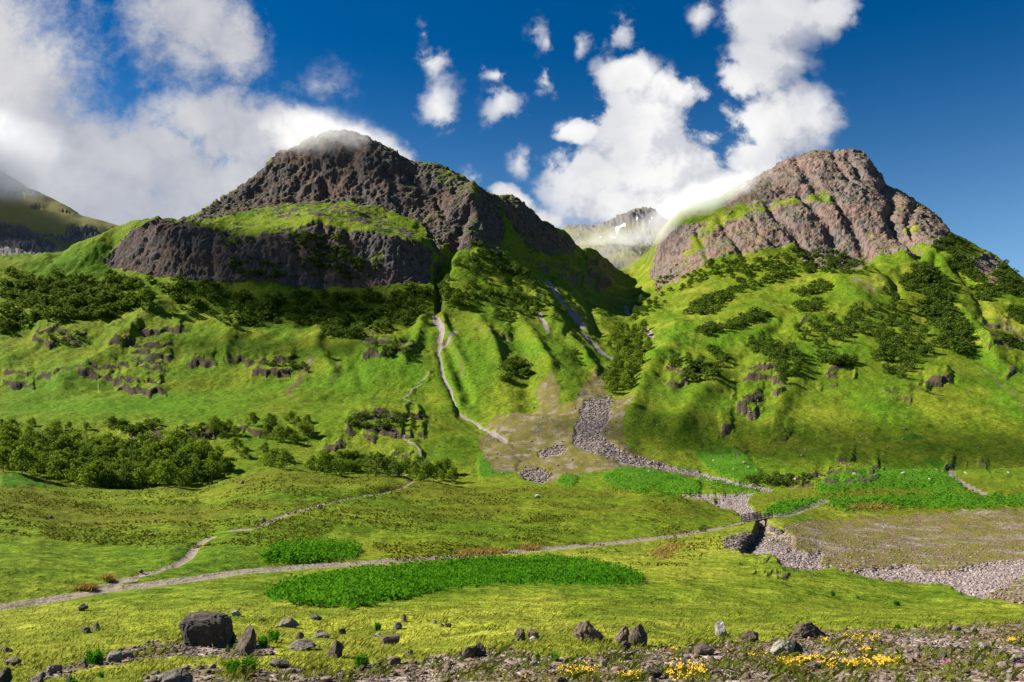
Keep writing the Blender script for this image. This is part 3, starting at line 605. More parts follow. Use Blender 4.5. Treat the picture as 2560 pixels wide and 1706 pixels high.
for P_ in ([(1080, 920), (1160, 830), (1200, 870), (1260, 930), (1210, 1000), (1180, 1060), (1120, 990)], [(1240, 790), (1330, 850), (1450, 870), (1420, 900), (1300, 900)], [(650, 960), (900, 900), (1060, 880), (1080, 960), (900, 985), (560, 980)],
           [(1500, 880), (1520, 920), (1400, 945), (1380, 900)], [(1700, 830), (1760, 800), (1880, 790), (1960, 790), (1920, 850), (1760, 880)], [(1560, 700), (1640, 740)][:0] or [(1610, 870), (1700, 800), (1760, 820), (1680, 900), (1620, 930)],
           [(2400, 820), (2440, 800), (2560, 1000), (2560, 1090), (2480, 990)], [(2050, 960), (2250, 1000), (2350, 1060), (2200, 1060)], [(0, 960), (200, 930), (260, 950), (60, 1000)], [(0, 1000), (500, 985), (700, 1000), (500, 1040), (0, 1050)], [(1960, 850), (2180, 850), (2100, 920), (2000, 910)],
           [(20, 655), (150, 640), (260, 600), (300, 640), (280, 690), (100, 690)]):
    LUSH.poly(P_, 1, 6)
LUSH.soften(6)
SNOW = Map()
for P_ in ([(1541, 566), (1562, 562), (1566, 570), (1552, 572), (1543, 588), (1538, 578)], [(1620, 560), (1632, 540), (1630, 550), (1622, 565)], [(1590, 552), (1594, 545), (1593, 554)], [(1524, 592), (1540, 602), (1545, 604), (1530, 602)], [(1660, 590), (1684, 562), (1680, 575), (1664, 594)], [(1652, 596), (1660, 594), (1658, 599)], [(1498, 590), (1506, 592), (1500, 594)]):
    SNOW.poly(P_, 1, .8)

# paths, as poly-lines of the frame, laid on the surface at their true width
PATHS = [("track", 2.5, [(-420, 1572), (-60, 1523), (0, 1516), (150, 1492), (300, 1469), (420, 1452), (600, 1427), (750, 1416), (900, 1405), (1050, 1395), (1200, 1385), (1330, 1375), (1400, 1368), (1550, 1354), (1700, 1337), (1790, 1321), (1850, 1307), (1880, 1300)]),
         ("track", 2.5, [(1898, 1297), (1935, 1292), (1980, 1282), (2020, 1268), (2050, 1257), (2064, 1252)]),
         ("track", 3.0, [(2378, 1176), (2380, 1190), (2400, 1204), (2430, 1220), (2462, 1237)]),
         ("footpath", 1.0, [(232, 1478), (300, 1452), (380, 1430), (440, 1412), (470, 1395), (490, 1365), (520, 1345), (570, 1328), (640, 1318), (680, 1300), (720, 1285), (790, 1264), (850, 1252), (870, 1246), (940, 1238), (1000, 1222), (1030, 1205), (1052, 1194)]),
         ("footpath", 1.5, [(1072, 1160), (1050, 1152), (1048, 1130), (1030, 1112), (1008, 1098), (1012, 1085)]),
         ("footpath", 1.4, [(1074, 929), (1066, 945), (1045, 958), (1055, 962), (1030, 975), (1025, 986), (1007, 993), (1012, 998), (1030, 1005), (1050, 1020)])]
BRIDGE_GAP = [(1878, 1301), (1900, 1297)]
FOOTGAP = [(1052, 1193), (1075, 1174)]


def to_world(pts, step=14):
    out = []
    for (ax, ay), (bx, by) in zip(pts[:-1], pts[1:]):
        n = max(1, int(np.hypot(bx - ax, by - ay) / step))
        for i in range(n):
            out.append(hit(ax + (bx - ax) * i / n, ay + (by - ay) * i / n))
    out.append(hit(*pts[-1]))
    return np.array(out)


def dist_line(W, width):
    """distance on plan from every grid point near the line to the line (big elsewhere)"""
    D = np.full(Xf.shape, 1e3, np.float32)
    for a, b in zip(W[:-1], W[1:]):
        x0, x1 = min(a[0], b[0]) - width, max(a[0], b[0]) + width
        y0, y1 = min(a[1], b[1]) - width, max(a[1], b[1]) + width
        c = np.where((PX >= 1280 + F * (x0 / (y0 if x0 < 0 else y1)) - 3) & (PX <= 1280 + F * (x1 / (y1 if x1 < 0 else y0)) + 3))[0]
        if not len(c):
            continue
        c0, c1 = c[0], c[-1] + 1
        rr = np.where((Yf[:, c0:c1].min(1) <= y1) & (Yf[:, c0:c1].max(1) >= y0))[0]
        if not len(rr):
            continue
        r0, r1 = rr[0], rr[-1] + 1
        gx, gy = Xf[r0:r1, c0:c1], Yf[r0:r1, c0:c1]
        L = (b[0] - a[0]) ** 2 + (b[1] - a[1]) ** 2 + 1e-6
        s = np.clip(((gx - a[0]) * (b[0] - a[0]) + (gy - a[1]) * (b[1] - a[1])) / L, 0, 1)
        d = np.hypot(gx - a[0] - s * (b[0] - a[0]), gy - a[1] - s * (b[1] - a[1]))
        D[r0:r1, c0:c1] = np.minimum(D[r0:r1, c0:c1], d)
    return D


PATHW = [to_world(p) for _, _, p in PATHS]
DP = [dist_line(W, w * 4) for W, (_, w, _) in zip(PATHW, PATHS)]
DALL = np.min([d / (w / 2) for d, (_, w, _) in zip(DP, PATHS)], axis=0)   # in half widths

px_, py_ = PXg.astype(np.float32), PYg.astype(np.float32)
rock = np.where(near, ROCK.at(px_, py_), 0)
gh = np.where(near, GH.at(px_, py_), 0)
gh = gh * (.15 + .85 * sstep(fbm(Xf / 24, Yf / 24, Zf / 9, 47, 4), -.28, .06))
rock = rock * (1 - .9 * gh)
crag = np.where(near, CRAG.at(px_, py_), 0)
cface = np.where(near, CFACE.at(px_, py_), 0)
gully = np.where(near & (tt > 8), GULLY.at(px_, py_), 0)
brack = np.where(near, BRACK.at(px_, py_), 0)
grav = np.where(near, GRAV.at(px_, py_), 0)
brown = np.where(near, BROWN.at(px_, py_), 0)
rub = np.where(tt < 4.2, RUB.at(px_, py_), 0)
dry = np.where(tt < 6.2, DRY.at(px_, py_), 0)
lush = np.where(near, LUSH.at(px_, py_), 0)
snow = np.where(tt > 18, SNOW.at(px_, py_), 0)
hidden = tt * 0 + ((tt > 16.05) & (tt < 17.9))
rock = np.where(hidden, .7, rock)
farpk = far & (PXg > 900)
farhl = far & (PXg <= 900)
rock = np.where(farpk, np.clip(.35 + .7 * sstep(tt, 19.2, 19.9) + .4 * fbm(Xf / 160, Yf / 160, Zf / 90, 41, 3), 0, 1), rock)
rock = np.where(farhl, np.clip(-.1 + .9 * sstep(fbm(Xf / 150, Yf / 150, Zf / 40, 43, 3), .1, .5) + sstep(tt, 18.2, 18.6) * sstep(19.25, tt, 18.9) * 0, 0, 1), rock)
fl = Map().poly([(-420, 560), (0, 553), (60, 560), (105, 588), (150, 622), (60, 640), (-420, 660)], 1, 4)
rock = np.where(farhl, np.maximum(rock, fl.soften(1.5).at(px_, py_)), rock)

# ------------------------------------------------------------------ relief
PYn = np.gradient(Zf, axis=0)


def normals(X, Y, Z):
    du = np.stack([np.gradient(X, axis=1), np.gradient(Y, axis=1), np.gradient(Z, axis=1)], -1)
    dv = np.stack([np.gradient(X, axis=0), np.gradient(Y, axis=0), np.gradient(Z, axis=0)], -1)
    n = np.cross(du, dv)
    return n / (np.linalg.norm(n, axis=-1, keepdims=True) + 1e-9)


N = normals(Xf, Yf, Zf)
slope_amp = sstep(tt, 6.5, 10.0)
# broad swells of the valley floor and hollows, spurs of the slopes
pathflat = 1 - np.exp(-(DALL / 3.2) ** 2) * .9
amp = np.interp(tt, [0, 1, 2, 3, 4, 5, 6, 8, 10, 12, 16, 18, 21], [.05, .10, .16, .32, .7, 1.5, 1.4, 2.6, 5.0, 6.5, 7, 14, 25]).astype(np.float32)
bmask = 1 - np.exp(-(((PXg - 1890) / 90) ** 2 + ((PYg - 1310) / 40) ** 2))
wl = np.interp(tt, [0, 2, 4, 6, 10, 16, 21], [5, 9, 22, 34, 60, 80, 220]).astype(np.float32)
n1 = np.zeros_like(Zf)
for a_, b_, w_ in ((0, 3.5, 9.), (2.5, 6.5, 26.), (5.5, 10, 52.), (9.5, 18, 95.), (16, 22, 240.)):
    wt = np.clip(np.minimum((tt - a_) / .8, (b_ - tt) / .8), 0, 1).astype(np.float32)
    s_ = wt > 0
    n1[s_] += wt[s_] * fbm(Xf[s_] / w_, Yf[s_] / w_, Zf[s_] / w_ * .5, int(w_), 4, 2.1, .5 if w_ < 60 else .42)
Zd = Zf + amp * n1 * (pathflat * bmask * (1 - .7 * grav)).astype(np.float32)
# slopes: runnels down the fall line (ridged noise squeezed across the slope)
sl = sstep(tt, 8.5, 10.5) * sstep(18.0, tt, 17.2) if False else (sstep(tt, 8.6, 10.5) * (tt < 17))
s_ = sl > .01
rn = np.zeros_like(Zf)
rn[s_] = ridged(Xf[s_] / 38, Yf[s_] / 70, Zf[s_] / 120, 77, 3) - .7
Zd += (sl * rn * 2.0 * (1 - rock)).astype(np.float32)
# outcrops stand proud; gravel beds lie low
Zd += crag * Yf / F
Zd -= np.where(tt < 5.2, .45, 1.0) * sstep(grav, .05, .95) * sstep(tt, 2.8, 3.4) * np.where(tt < 9, 1, .8)
brkh = np.interp(tt, [0, 3, 5, 8], [.1, .12, .6, .9])
Zd += sstep(brack, .1, .95) * brkh * (.8 + .5 * n1)
# channel under the bridge and its spoil
PIT = Map().poly([(1850, 1362), (1868, 1345), (1880, 1334), (1888, 1322), (1893, 1306), (1884, 1280), (1898, 1278), (1912, 1294), (1924, 1310), (1944, 1318), (1990, 1346), (1965, 1390), (1880, 1384), (1850, 1378)], 1, 1.2).soften(1.3)
pit = np.where((tt > 3.2) & (tt < 5.3), PIT.at(px_, py_), 0)
Zd -= 1.9 * sstep(pit, .1, .9) * (1 - .4 * grav)
# the path is worn into the turf
Zd -= np.where(DALL < 3, .22 * np.exp(-(DALL / 1.25) ** 4), 0)
Xd, Yd = Xf.copy(), Yf.copy()
Zd = Zd.astype(np.float32)

# crags: displaced along the surface normal, fluted down the face
rk = np.clip(np.maximum(rock, .45 * cface), 0, 1).astype(np.float32)
s_ = rk > .02
x, y, z, r_ = Xf[s_], Yf[s_], Zf[s_], rk[s_]
right = sstep(PXg[s_], 1580, 1640)
xs = x + .55 * z * right      # the buttresses of the right hand hill lean
sh = np.interp(tt[s_], [6, 10, 16, 18, 21], [.25, .6, 1, 1.6, 2.2]).astype(np.float32)
wx, wy = 9 * fbm(x / 60, y / 60, z / 60, 201, 2), 9 * fbm(x / 60, y / 60, z / 60, 202, 2)
d0 = fbm(xs / 85, y / 85, z / 170, 100, 3)
d1 = fbm(xs / 34 + wx * .03, y / 50 + wy * .03, z / 190, 101, 4, 2.1, .55)
d2 = fbm((xs + wx) / 11, (y + wy) / 15, z / 100, 102, 5, 2.1, .62)
d3 = fbm((xs + wx) / 7.0, (y + wy) / 7.0, z / 21, 103, 4, 2.1, .6)
bk = fbm((x + wx) / 11, (y + wy) / 11, z / 42, 105, 4, 2.1, .6)
d4 = fbm((xs + wx) / 2.6, (y + wy) / 2.6, z / 6.5, 106, 3, 2.1, .65)
bk = np.floor(bk * 3.0) / 3.0
st = z / 14 + 1.5 * fbm(x / 60, y / 60, z / 200, 104, 4)
terr = (st - np.floor(st))
terr = sstep(terr, .6, 1.0) - terr
soft = np.where(PXg[s_] < 1200, .8, 1.0) * np.where(tt[s_] < 14, .85, 1.0)
disp = sh * r_ * (5.5 * d0 + soft * (5.0 * d1 + 3.6 * d2) + 1.2 * d3 + 1.7 * bk + 1.2 * d4)
nh = N[s_].copy()
hz = sh * r_ * terr * 3.2

Xd[s_] += nh[:, 0] * disp
Yd[s_] += nh[:, 1] * disp
Zd[s_] += nh[:, 2] * disp * .8 + hz
# deep gullies
ridge = np.where(near & (tt > 8) & (tt < 17), RIDGE.at(px_, py_), 0)
Zd += (ridge * np.interp(tt, [8, 10, 12, 16], [4, 8, 10, 12])).astype(np.float32)
gd = (gully * np.where(PXg < 1200, np.where(PXg > 1085, 16, 4.0), 12)).astype(np.float32) * np.where(gully > 0, 1, 0)
Xd -= N[..., 0] * gd; Yd -= N[..., 1] * gd; Zd -= N[..., 2] * gd * .7
# turf roughness: tussocks where they are big enough to see
s_ = (tt < 6.2)
tu = fbm(Xf[s_] / 1.7, Yf[s_] / 1.7, 0 * Xf[s_], 301, 3) * .07 + fbm(Xf[s_] / 5.5, Yf[s_] / 5.5, 0 * Xf[s_], 302, 2) * .14
Zd[s_] += (tu * pathflat[s_] * np.interp(tt[s_], [0, 2, 3, 5, 6], [.5, .6, .9, 1.6, 1.8])).astype(np.float32)
s_ = (tt >= 6.0) & (tt < 17)
tu = fbm(Xf[s_] / 9, Yf[s_] / 9, Zf[s_] / 9, 303, 3)
Zd[s_] += (tu * (1 - rk[s_]) * np.interp(tt[s_], [6, 9, 12, 16], [.4, .7, 1.0, 1.3])).astype(np.float32)

PYd = HY - F * Zd / Yd
GRID = (np.minimum.accumulate(PYd, axis=0), Yd, Zd)


def put(px, py):
    return hit(px, py, GRID)


# ------------------------------------------------------------------ cover attributes
n_a = fbm(Xf / 45, Yf / 45, Zf / 45, 401, 3)
heath = np.clip(np.where(tt < 4.0, 0, sstep(tt, 4.05, 4.5) * sstep(-tt, -6.3, -5.6)) * (.55 + .9 * n_a), 0, 1)
heath = np.maximum(heath, brown * .5)
drym = np.clip(dry * .8 + np.where(tt < 4, .55 * sstep(tt, .5, 2) + .35 * n_a, .0), 0, 1)
sl_dry = np.clip((.25 + .9 * fbm(Xf / 60, Yf / 60, Zf / 25, 405, 3)) * sstep(tt, 8.5, 11) * (tt < 17), 0, 1)
drym = np.maximum(drym, sl_dry * np.where(PXg > 1500, .95, .65))
lush = np.clip(lush + .35 * fbm(Xf / 38, Yf / 38, Zf / 38, 407, 3) * (tt > 6), 0, 1)
path = sstep(-DALL, -1.12, -.8)
pathd = np.maximum(path, np.where(tt < 5, .45 * sstep(-DALL, -1.7, -1.0), 0))
rockm = np.clip(np.maximum(np.maximum(rock, cface), 0), 0, 1)
Nd = normals(Xd, Yd, Zd)
steep = sstep(1 - np.abs(Nd[..., 2]), .45, .7) * (tt > 8.0)
rockm = np.clip(rockm + .5 * steep * (1 - gh), 0, 1)
flat = sstep(np.abs(Nd[..., 2]), .62, .82) * (tt > 11) * (tt < 17)
rockm = rockm * (1 - .55 * flat)
ledge = np.where(near & (PXg < 1150), GH.at(px_, py_), 0)
rockm = np.maximum(rockm, sstep(ledge, .1, .6) * sstep(fbm(Xf / 20, Yf / 20, Zf / 6, 49, 4), -.02, .22))
ZA = np.stack([rockm, np.maximum(brack, 0), np.maximum(grav, 0), drym], -1).astype(np.float32)
ZB = np.stack([heath, pathd, snow, lush], -1).astype(np.float32)
outc = np.clip(cface * (1 - rock) * 1.5, 0, 1).astype(np.float32)
pitm = sstep(pit, .05, .5) * (1 - grav)
rub = np.maximum(rub, pitm)
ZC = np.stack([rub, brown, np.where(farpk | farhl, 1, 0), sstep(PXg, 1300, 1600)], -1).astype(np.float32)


# ------------------------------------------------------------------ terrain material
def terrain_material():
    mt, t, out = material("turf_and_rock")
    P = t.new('ShaderNodeNewGeometry').outputs['Position']
    a, b, c = t.attr("cover_a"), t.attr("cover_b"), t.attr("cover_c")
    A, B, C = t.sep(a.outputs['Color']), t.sep(b.outputs['Color']), t.sep(c.outputs['Color'])
    rockA, brackA, gravA, dryA = A[0], A[1], A[2], a.outputs['Alpha']
    heathA, pathA, snowA, lushA = B[0], B[1], B[2], b.outputs['Alpha']
    rubA, brownA, farA, sideA = C[0], C[1], C[2], c.outputs['Alpha']
    nL = t.noise(P, 1 / 55, 4, .55)
    nM = t.noise(P, 1 / 8, 4, .6)
    nS = t.noise(P, 1 / 1.1, 4, .65)
    nF = t.noise(P, 4.5, 3, .7)
    nX = t.noise(P, 1 / 2.8, 5, .7)

    def perturb(mask, amt=.6, lo=.38, hi=.62, n=nM):
        v = t.math('ADD', mask, t.math('MULTIPLY', t.math('SUBTRACT', n, .5), amt))
        return t.step(v, lo, hi)
    # grass
    g = t.mix(t.step(nL, .35, .65), (.064, .118, .007), (.126, .150, .013))
    g = t.mix(t.math('MULTIPLY', t.step(nM, .4, .68), .6), g, (.085, .135, .007))
    g = t.mix(t.math('MULTIPLY', lushA, .8), g, (.062, .136, .007))
    g = t.mix(t.math('MULTIPLY', perturb(dryA, .9, .25, .95), .9), g, t.mix(nM, (.155, .190, .013), (.205, .205, .034)))
    hb = t.mix(t.step(nX, .35, .65), (.118, .125, .010), (.066, .085, .008))
    hb = t.mix(t.math('MULTIPLY', t.step(nS, .5, .75), .6), hb, (.100, .070, .022))
    g = t.mix(t.math('MULTIPLY', perturb(heathA, .8, .2, .8), .85), g, hb)
    # fine tonal texture of blades, litter and tussocks
    fine = t.math('ADD', t.math('MULTIPLY', nS, .55), t.math('MULTIPLY', nF, .45))
    g = t.mix(1.0, g, t.mix(t.step(fine, .32, .68), (.50, .55, .45), (1.45, 1.40, 1.3)), 'MULTIPLY')
    g = t.mix(1.0, g, t.mix(t.step(nX, .33, .66), (.55, .62, .55), (1.32, 1.24, 1.3)), 'MULTIPLY')
    g = t.mix(t.math('MULTIPLY', farA, .7), g, t.mix(nM, (.15, .135, .055), (.21, .175, .10)))
    # bracken
    br = t.mix(t.step(nS, .35, .65), (.026, .084, .005), (.065, .145, .009))
    col = t.mix(perturb(brackA, .8, .3, .7, nX), g, br)
    # bare brown ground, stony
    vor = t.new('ShaderNodeTexVoronoi', feature='F1')
    t.put(vor.inputs['Vector'], P)
    vor.inputs['Scale'].default_value = 2.2
    vs_ = t.sep(vor.outputs['Color'])[0]
    stone = t.mix(vs_, (.105, .080, .066), (.30, .255, .235))
    bw = t.mix(t.step(nX, .42, .58), (.130, .092, .056), (.100, .110, .010))
    bw = t.mix(t.math('MULTIPLY', t.step(nM, .5, .66), .7), bw, stone)
    bw = t.mix(t.math('MULTIPLY', t.step(nM, .48, .34), .75), bw, (.115, .105, .014))
    col = t.mix(perturb(brownA, .7, .35, .7, nX), col, bw)
    soil = t.mix(t.step(nX, .38, .6), stone, (.085, .075, .022))
    col = t.mix(perturb(rubA, .5, .35, .65, nX), col, soil)
    # rock: pinkish rhyolite, grey andesite, dark streaks drawn down the face, lichen and turf on the ledges
    Ps = t.mapping(P, scale=(1, 1, .22))
    rs = t.noise(Ps, 1 / 6, 6, .68)
    rL = t.noise(P, 1 / 45, 4, .6)
    rF = t.noise(P, 1 / 2.0, 5, .7)
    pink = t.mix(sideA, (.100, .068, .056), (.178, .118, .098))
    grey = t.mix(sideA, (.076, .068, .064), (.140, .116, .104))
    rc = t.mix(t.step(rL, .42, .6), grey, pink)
    rc = t.mix(t.math('MULTIPLY', t.step(rs, .46, .62), .85), rc, (.036, .030, .026))
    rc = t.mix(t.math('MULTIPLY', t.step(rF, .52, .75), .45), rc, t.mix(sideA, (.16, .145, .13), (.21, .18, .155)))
    rc = t.mix(t.math('MULTIPLY', t.attr("outcrop").outputs['Fac'], .85), rc, t.mix(t.step(rs, .35, .65), (.028, .024, .013), (.080, .064, .036)))
    rc = t.mix(farA, rc, t.mix(rs, (.045, .05, .06), (.19, .175, .155)))
    col = t.mix(perturb(rockA, 1.15, .38, .60, t.noise(P, 1 / 10, 5, .68)), col, rc)
    # gravel
    gr = t.mix(vs_, (.11, .088, .082), (.27, .235, .222))
    gr = t.mix(t.math('MULTIPLY', t.step(nX, .5, .7), .5), gr, (.17, .135, .115))
    col = t.mix(perturb(gravA, .35), col, gr)
    pt = t.mix(nS, (.145, .118, .09), (.235, .20, .16))
    col = t.mix(perturb(pathA, .35, .4, .6, nS), col, pt)
    col = t.mix(t.step(snowA, .35, .6), col, (.82, .84, .88))
    bs = t.new('ShaderNodeBsdfPrincipled')
    t.put(bs.inputs['Base Color'], col)
    bs.inputs['Roughness'].default_value = .9
    bs.inputs['Specular IOR Level'].default_value = .03
    bump = t.new('ShaderNodeBump')
    bump.inputs['Strength'].default_value = .8
    bump.inputs['Distance'].default_value = 1.0
    hgt = t.math('ADD', t.math('MULTIPLY', nX, .95), t.math('MULTIPLY', nS, .38))
    hgt = t.math('ADD', hgt, t.math('MULTIPLY', nF, .03))
    hgt = t.math('ADD', hgt, t.math('MULTIPLY', t.math('MULTIPLY', rockA, t.math('ADD', rs, rF)), 2.2))
    hgt = t.math('ADD', hgt, t.math('MULTIPLY', t.math('MAXIMUM', gravA, rubA), t.math('MULTIPLY', vor.outputs['Distance'], -.35)))
    t.put(bump.inputs['Height'], hgt)
    t.put(bs.inputs['Normal'], bump.outputs[0])
    t.l.new(bs.outputs[0], out.inputs[0])
    return mt


TERRAIN = terrain_material()


def tag(o, label=None, cat=None, group=None, kind=None):
    for k_, v_ in (("label", label), ("category", cat), ("group", group), ("kind", kind)):
        if v_:
            o[k_] = v_
    return o


def np_mesh(name, V, Fc, mats, smooth=True):
    me = bpy.data.meshes.new(name)
    V = np.ascontiguousarray(V, np.float32); Fc = np.ascontiguousarray(Fc, np.int32)
    n, k = Fc.shape
    me.vertices.add(len(V)); me.vertices.foreach_set("co", V.ravel())
    me.loops.add(n * k); me.loops.foreach_set("vertex_index", Fc.ravel())
    me.polygons.add(n)
    me.polygons.foreach_set("loop_start", np.arange(0, n * k, k, dtype=np.int32))
    me.polygons.foreach_set("loop_total", np.full(n, k, np.int32))
    me.polygons.foreach_set("use_smooth", np.full(n, smooth, bool))
    for m_ in (mats if isinstance(mats, (list, tuple)) else [mats]):
        me.materials.append(m_)
    me.update(calc_edges=True)
    return me


def link(name, me, parent=None, loc=None):
    o = bpy.data.objects.new(name, me)
    if loc is not None:
        o.location = loc
    o.parent = parent
    COL.objects.link(o)
    return o


# split the one surface into the pieces of the setting
rr, cc = np.meshgrid(np.arange(NR - 1), np.arange(NC - 1), indexing='ij')
v00 = (rr * NC + cc)
quads = np.stack([v00, v00 + 1, v00 + NC + 1, v00 + NC], -1).reshape(-1, 4)
qt = tt[:-1, :-1].ravel(); qpx = (PXg[:-1, :-1] + 1.25).ravel()
DIV = np.interp(qt, [9, 10, 11, 12, 13, 14, 15, 16, 17], [1480, 1525, 1570, 1573, 1575, 1575, 1590, 1605, 1605])
lab = np.zeros(len(quads), int)                               # 0 ground
lab[(qt >= 9) & (qpx < DIV)] = 1                              # hill at the left
lab[(qt >= 9) & (qpx >= DIV)] = 2                             # hill at the right
lab[(qt >= 6.9) & (qt < 9) & (qpx > 1740)] = 2
lab[(qt >= 17.3) & (qpx > 900)] = 3                           # snowy summit
lab[(qt >= 17.3) & (qpx <= 900)] = 4                          # dark hill under the cloud
q4 = lambda A_: A_.ravel()[quads].mean(1)
gq = q4(grav)
lab[(gq > .5) & (qt < 9.3) & (qt > 2.8) & (qpx > 1650)] = 5
lab[(gq > .5) & (qt < 9.6) & (qpx <= 1650) & (qpx > 1270)] = 6
lab[(gq > .5) & (qpx < 1270) & (qt > 7) & (qt < 17)] = 7
sq = q4(snow)
lab[(sq > .5)] = 8
for i_, (nm, w_, _) in enumerate(PATHS):
    lab[q4(DP[i_]) < w_ / 2] = 10 + i_
SET = {0: ("ground", "mountain_side"), 1: ("mountain", None), 2: ("mountain", None), 3: ("mountain", None), 4: ("hill", None), 5: ("riverbed", None), 6: ("scree", None), 7: ("stream_gully", None), 8: ("snow_field", None),
       10: ("track", None), 11: ("track", None), 12: ("track", None), 13: ("footpath", None), 14: ("footpath", None), 15: ("footpath", None)}
LABELS = {0: "green and yellow grassy valley floor rolling up to the hills", 1: "dark crag-fronted hill with mist on its rounded summit dome", 2: "broad sunlit hill of pink rock buttresses above green wooded slopes",
          3: "small distant grey peak streaked with snow at the head of the valley", 4: "shaded green hill whose top is lost in grey cloud",
          5: "pale stony riverbed winding under the wooden bridge to the right", 6: "grey brown boulder scree spilling out of the gorge mouth", 7: "thin rocky stream gully below the dark chasm", 8: "white snow patches lying high on the distant peak",
          10: "gravel track crossing the meadow from the left edge to the bridge", 11: "short gravel track leaving the far end of the bridge", 12: "bend of gravel track on the bracken rise at the far right", 13: "narrow worn footpath branching off the track over the heathy knolls", 14: "pale footpath stepping up behind the small metal bridge", 15: "zigzag footpath high on the green slope beside the stream"}
VALL = np.stack([Xd, Yd, Zd], -1).reshape(-1, 3)
OUTf = outc.ravel()
ZAf, ZBf, ZCf = ZA.reshape(-1, 4), ZB.reshape(-1, 4), ZC.reshape(-1, 4)
NALL = Nd.reshape(-1, 3)
for k in sorted(SET):
    q_ = quads[lab == k]
    if not len(q_):
        continue
    u, inv = np.unique(q_, return_inverse=True)
    me = np_mesh(SET[k][0], VALL[u], inv.reshape(-1, 4), TERRAIN)
    for nm, arr in (("cover_a", ZAf), ("cover_b", ZBf), ("cover_c", ZCf)):
        at = me.attributes.new(nm, 'FLOAT_COLOR', 'POINT')
        at.data.foreach_set("color", np.ascontiguousarray(arr[u]).ravel())
    at = me.attributes.new("outcrop", 'FLOAT', 'POINT')
    at.data.foreach_set("value", np.ascontiguousarray(OUTf[u]))
    o = link(SET[k][0], me)
    tag(o, LABELS[k], None, None, "structure")


# ------------------------------------------------------------------ plants and stones: materials
def leaf_material(name, dark, light, trans=.35, rnd=True):
    m_, t, out = material(name)
    P = t.new('ShaderNodeNewGeometry').outputs['Position']
    n = t.noise(P, .9, 3, .6)
    f = t.step(n, .3, .7)
    if rnd:
        oi = t.new('ShaderNodeObjectInfo')
        f = t.math('MULTIPLY', t.math('ADD', f, t.math('MULTIPLY', oi.outputs['Random'], 1.2)), .5)
    else:
        f = t.math('MULTIPLY', t.math('ADD', f, t.step(t.noise(P, .13, 2, .6), .35, .65)), .5)
    c = t.mix(f, dark, light)
    d = t.new('ShaderNodeBsdfDiffuse'); tr = t.new('ShaderNodeBsdfTranslucent')
    t.put(d.inputs[0], c)
    t.put(tr.inputs[0], t.mix(.5, c, light))
    mx = t.new('ShaderNodeMixShader')
    mx.inputs[0].default_value = trans
    t.l.new(d.outputs[0], mx.inputs[1]); t.l.new(tr.outputs[0], mx.inputs[2])
    t.l.new(mx.outputs[0], out.inputs[0])
    return m_


def stone_material(name, c1, c2, c3, moss=0.0, lichen=0.0, scale=1.0):
    m_, t, out = material(name)
    P = t.new('ShaderNodeNewGeometry').outputs['Position']
    oi = t.new('ShaderNodeObjectInfo')
    n1 = t.noise(P, 1.6 * scale, 5, .65)
    n2 = t.noise(P, 9 * scale, 5, .7)
    c = t.mix(t.step(n1, .35, .65), c1, c2)
    c = t.mix(t.math('MULTIPLY', t.step(n2, .5, .72), .7), c, c3)
    if lichen:
        c = t.mix(t.math('MULTIPLY', t.step(t.noise(P, 5 * scale, 4, .7), .55, .66), lichen), c, (.30, .30, .24))
    if moss:
        nz = t.new('ShaderNodeSeparateXYZ')
        t.put(nz.inputs[0], t.new('ShaderNodeNewGeometry').outputs['Normal'])
        up = t.math('ADD', nz.outputs[2], t.math('MULTIPLY', t.math('SUBTRACT', n1, .5), 1.6))
        c = t.mix(t.math('MULTIPLY', t.step(up, .45, .8), moss), c, (.10, .085, .012))
    c = t.mix(1.0, c, t.mix(oi.outputs['Random'], (.72, .72, .72), (1.25, 1.2, 1.18)), 'MULTIPLY')
    b = t.new('ShaderNodeBsdfPrincipled')
    t.put(b.inputs['Base Color'], c)
    b.inputs['Roughness'].default_value = .85
    b.inputs['Specular IOR Level'].default_value = .25
    bp = t.new('ShaderNodeBump')
    bp.inputs['Strength'].default_value = .7
    bp.inputs['Distance'].default_value = .05
    t.put(bp.inputs['Height'], t.math('ADD', t.math('MULTIPLY', n2, .6), t.noise(P, 30 * scale, 3, .7)))
    t.put(b.inputs['Normal'], bp.outputs[0])
    t.l.new(b.outputs[0], out.inputs[0])
    return m_


LEAF = leaf_material("birch_leaves", (.055, .105, .010), (.160, .220, .020), .45)
LEAFD = leaf_material("dark_leaves", (.034, .068, .010), (.095, .145, .018), .42)
LEAFY = leaf_material("yellow_green_leaves", (.05, .10, .008), (.11, .16, .012))
LEAFS = leaf_material("scrub_leaves", (.024, .052, .009), (.105, .155, .020), .42, rnd=False)
FERN = leaf_material("fern_fronds", (.012, .075, .004), (.055, .20, .008), .45)
BRACKEN = leaf_material("bracken_fronds", (.022, .105, .004), (.085, .225, .010), .45, rnd=False)
GRASSB = leaf_material("grass_blades", (.140, .170, .014), (.250, .255, .042), .55, rnd=False)
RUSTY = leaf_material("dead_grass_blades", (.20, .14, .030), (.36, .25, .07), .4, rnd=False)
FLOWER, t_, o_ = material("yellow_petals")
b_ = t_.new('ShaderNodeBsdfPrincipled'); b_.inputs['Base Color'].default_value = (.66, .40, .006, 1); b_.inputs['Roughness'].default_value = .7
t_.l.new(b_.outputs[0], o_.inputs[0])
PINKF, t_, o_ = material("pink_petals")
b_ = t_.new('ShaderNodeBsdfPrincipled'); b_.inputs['Base Color'].default_value = (.36, .12, .30, 1); b_.inputs['Roughness'].default_value = .7
t_.l.new(b_.outputs[0], o_.inputs[0])
BARK, t_, o_ = material("grey_bark")
b_ = t_.new('ShaderNodeBsdfPrincipled')
P_ = t_.new('ShaderNodeNewGeometry').outputs['Position']
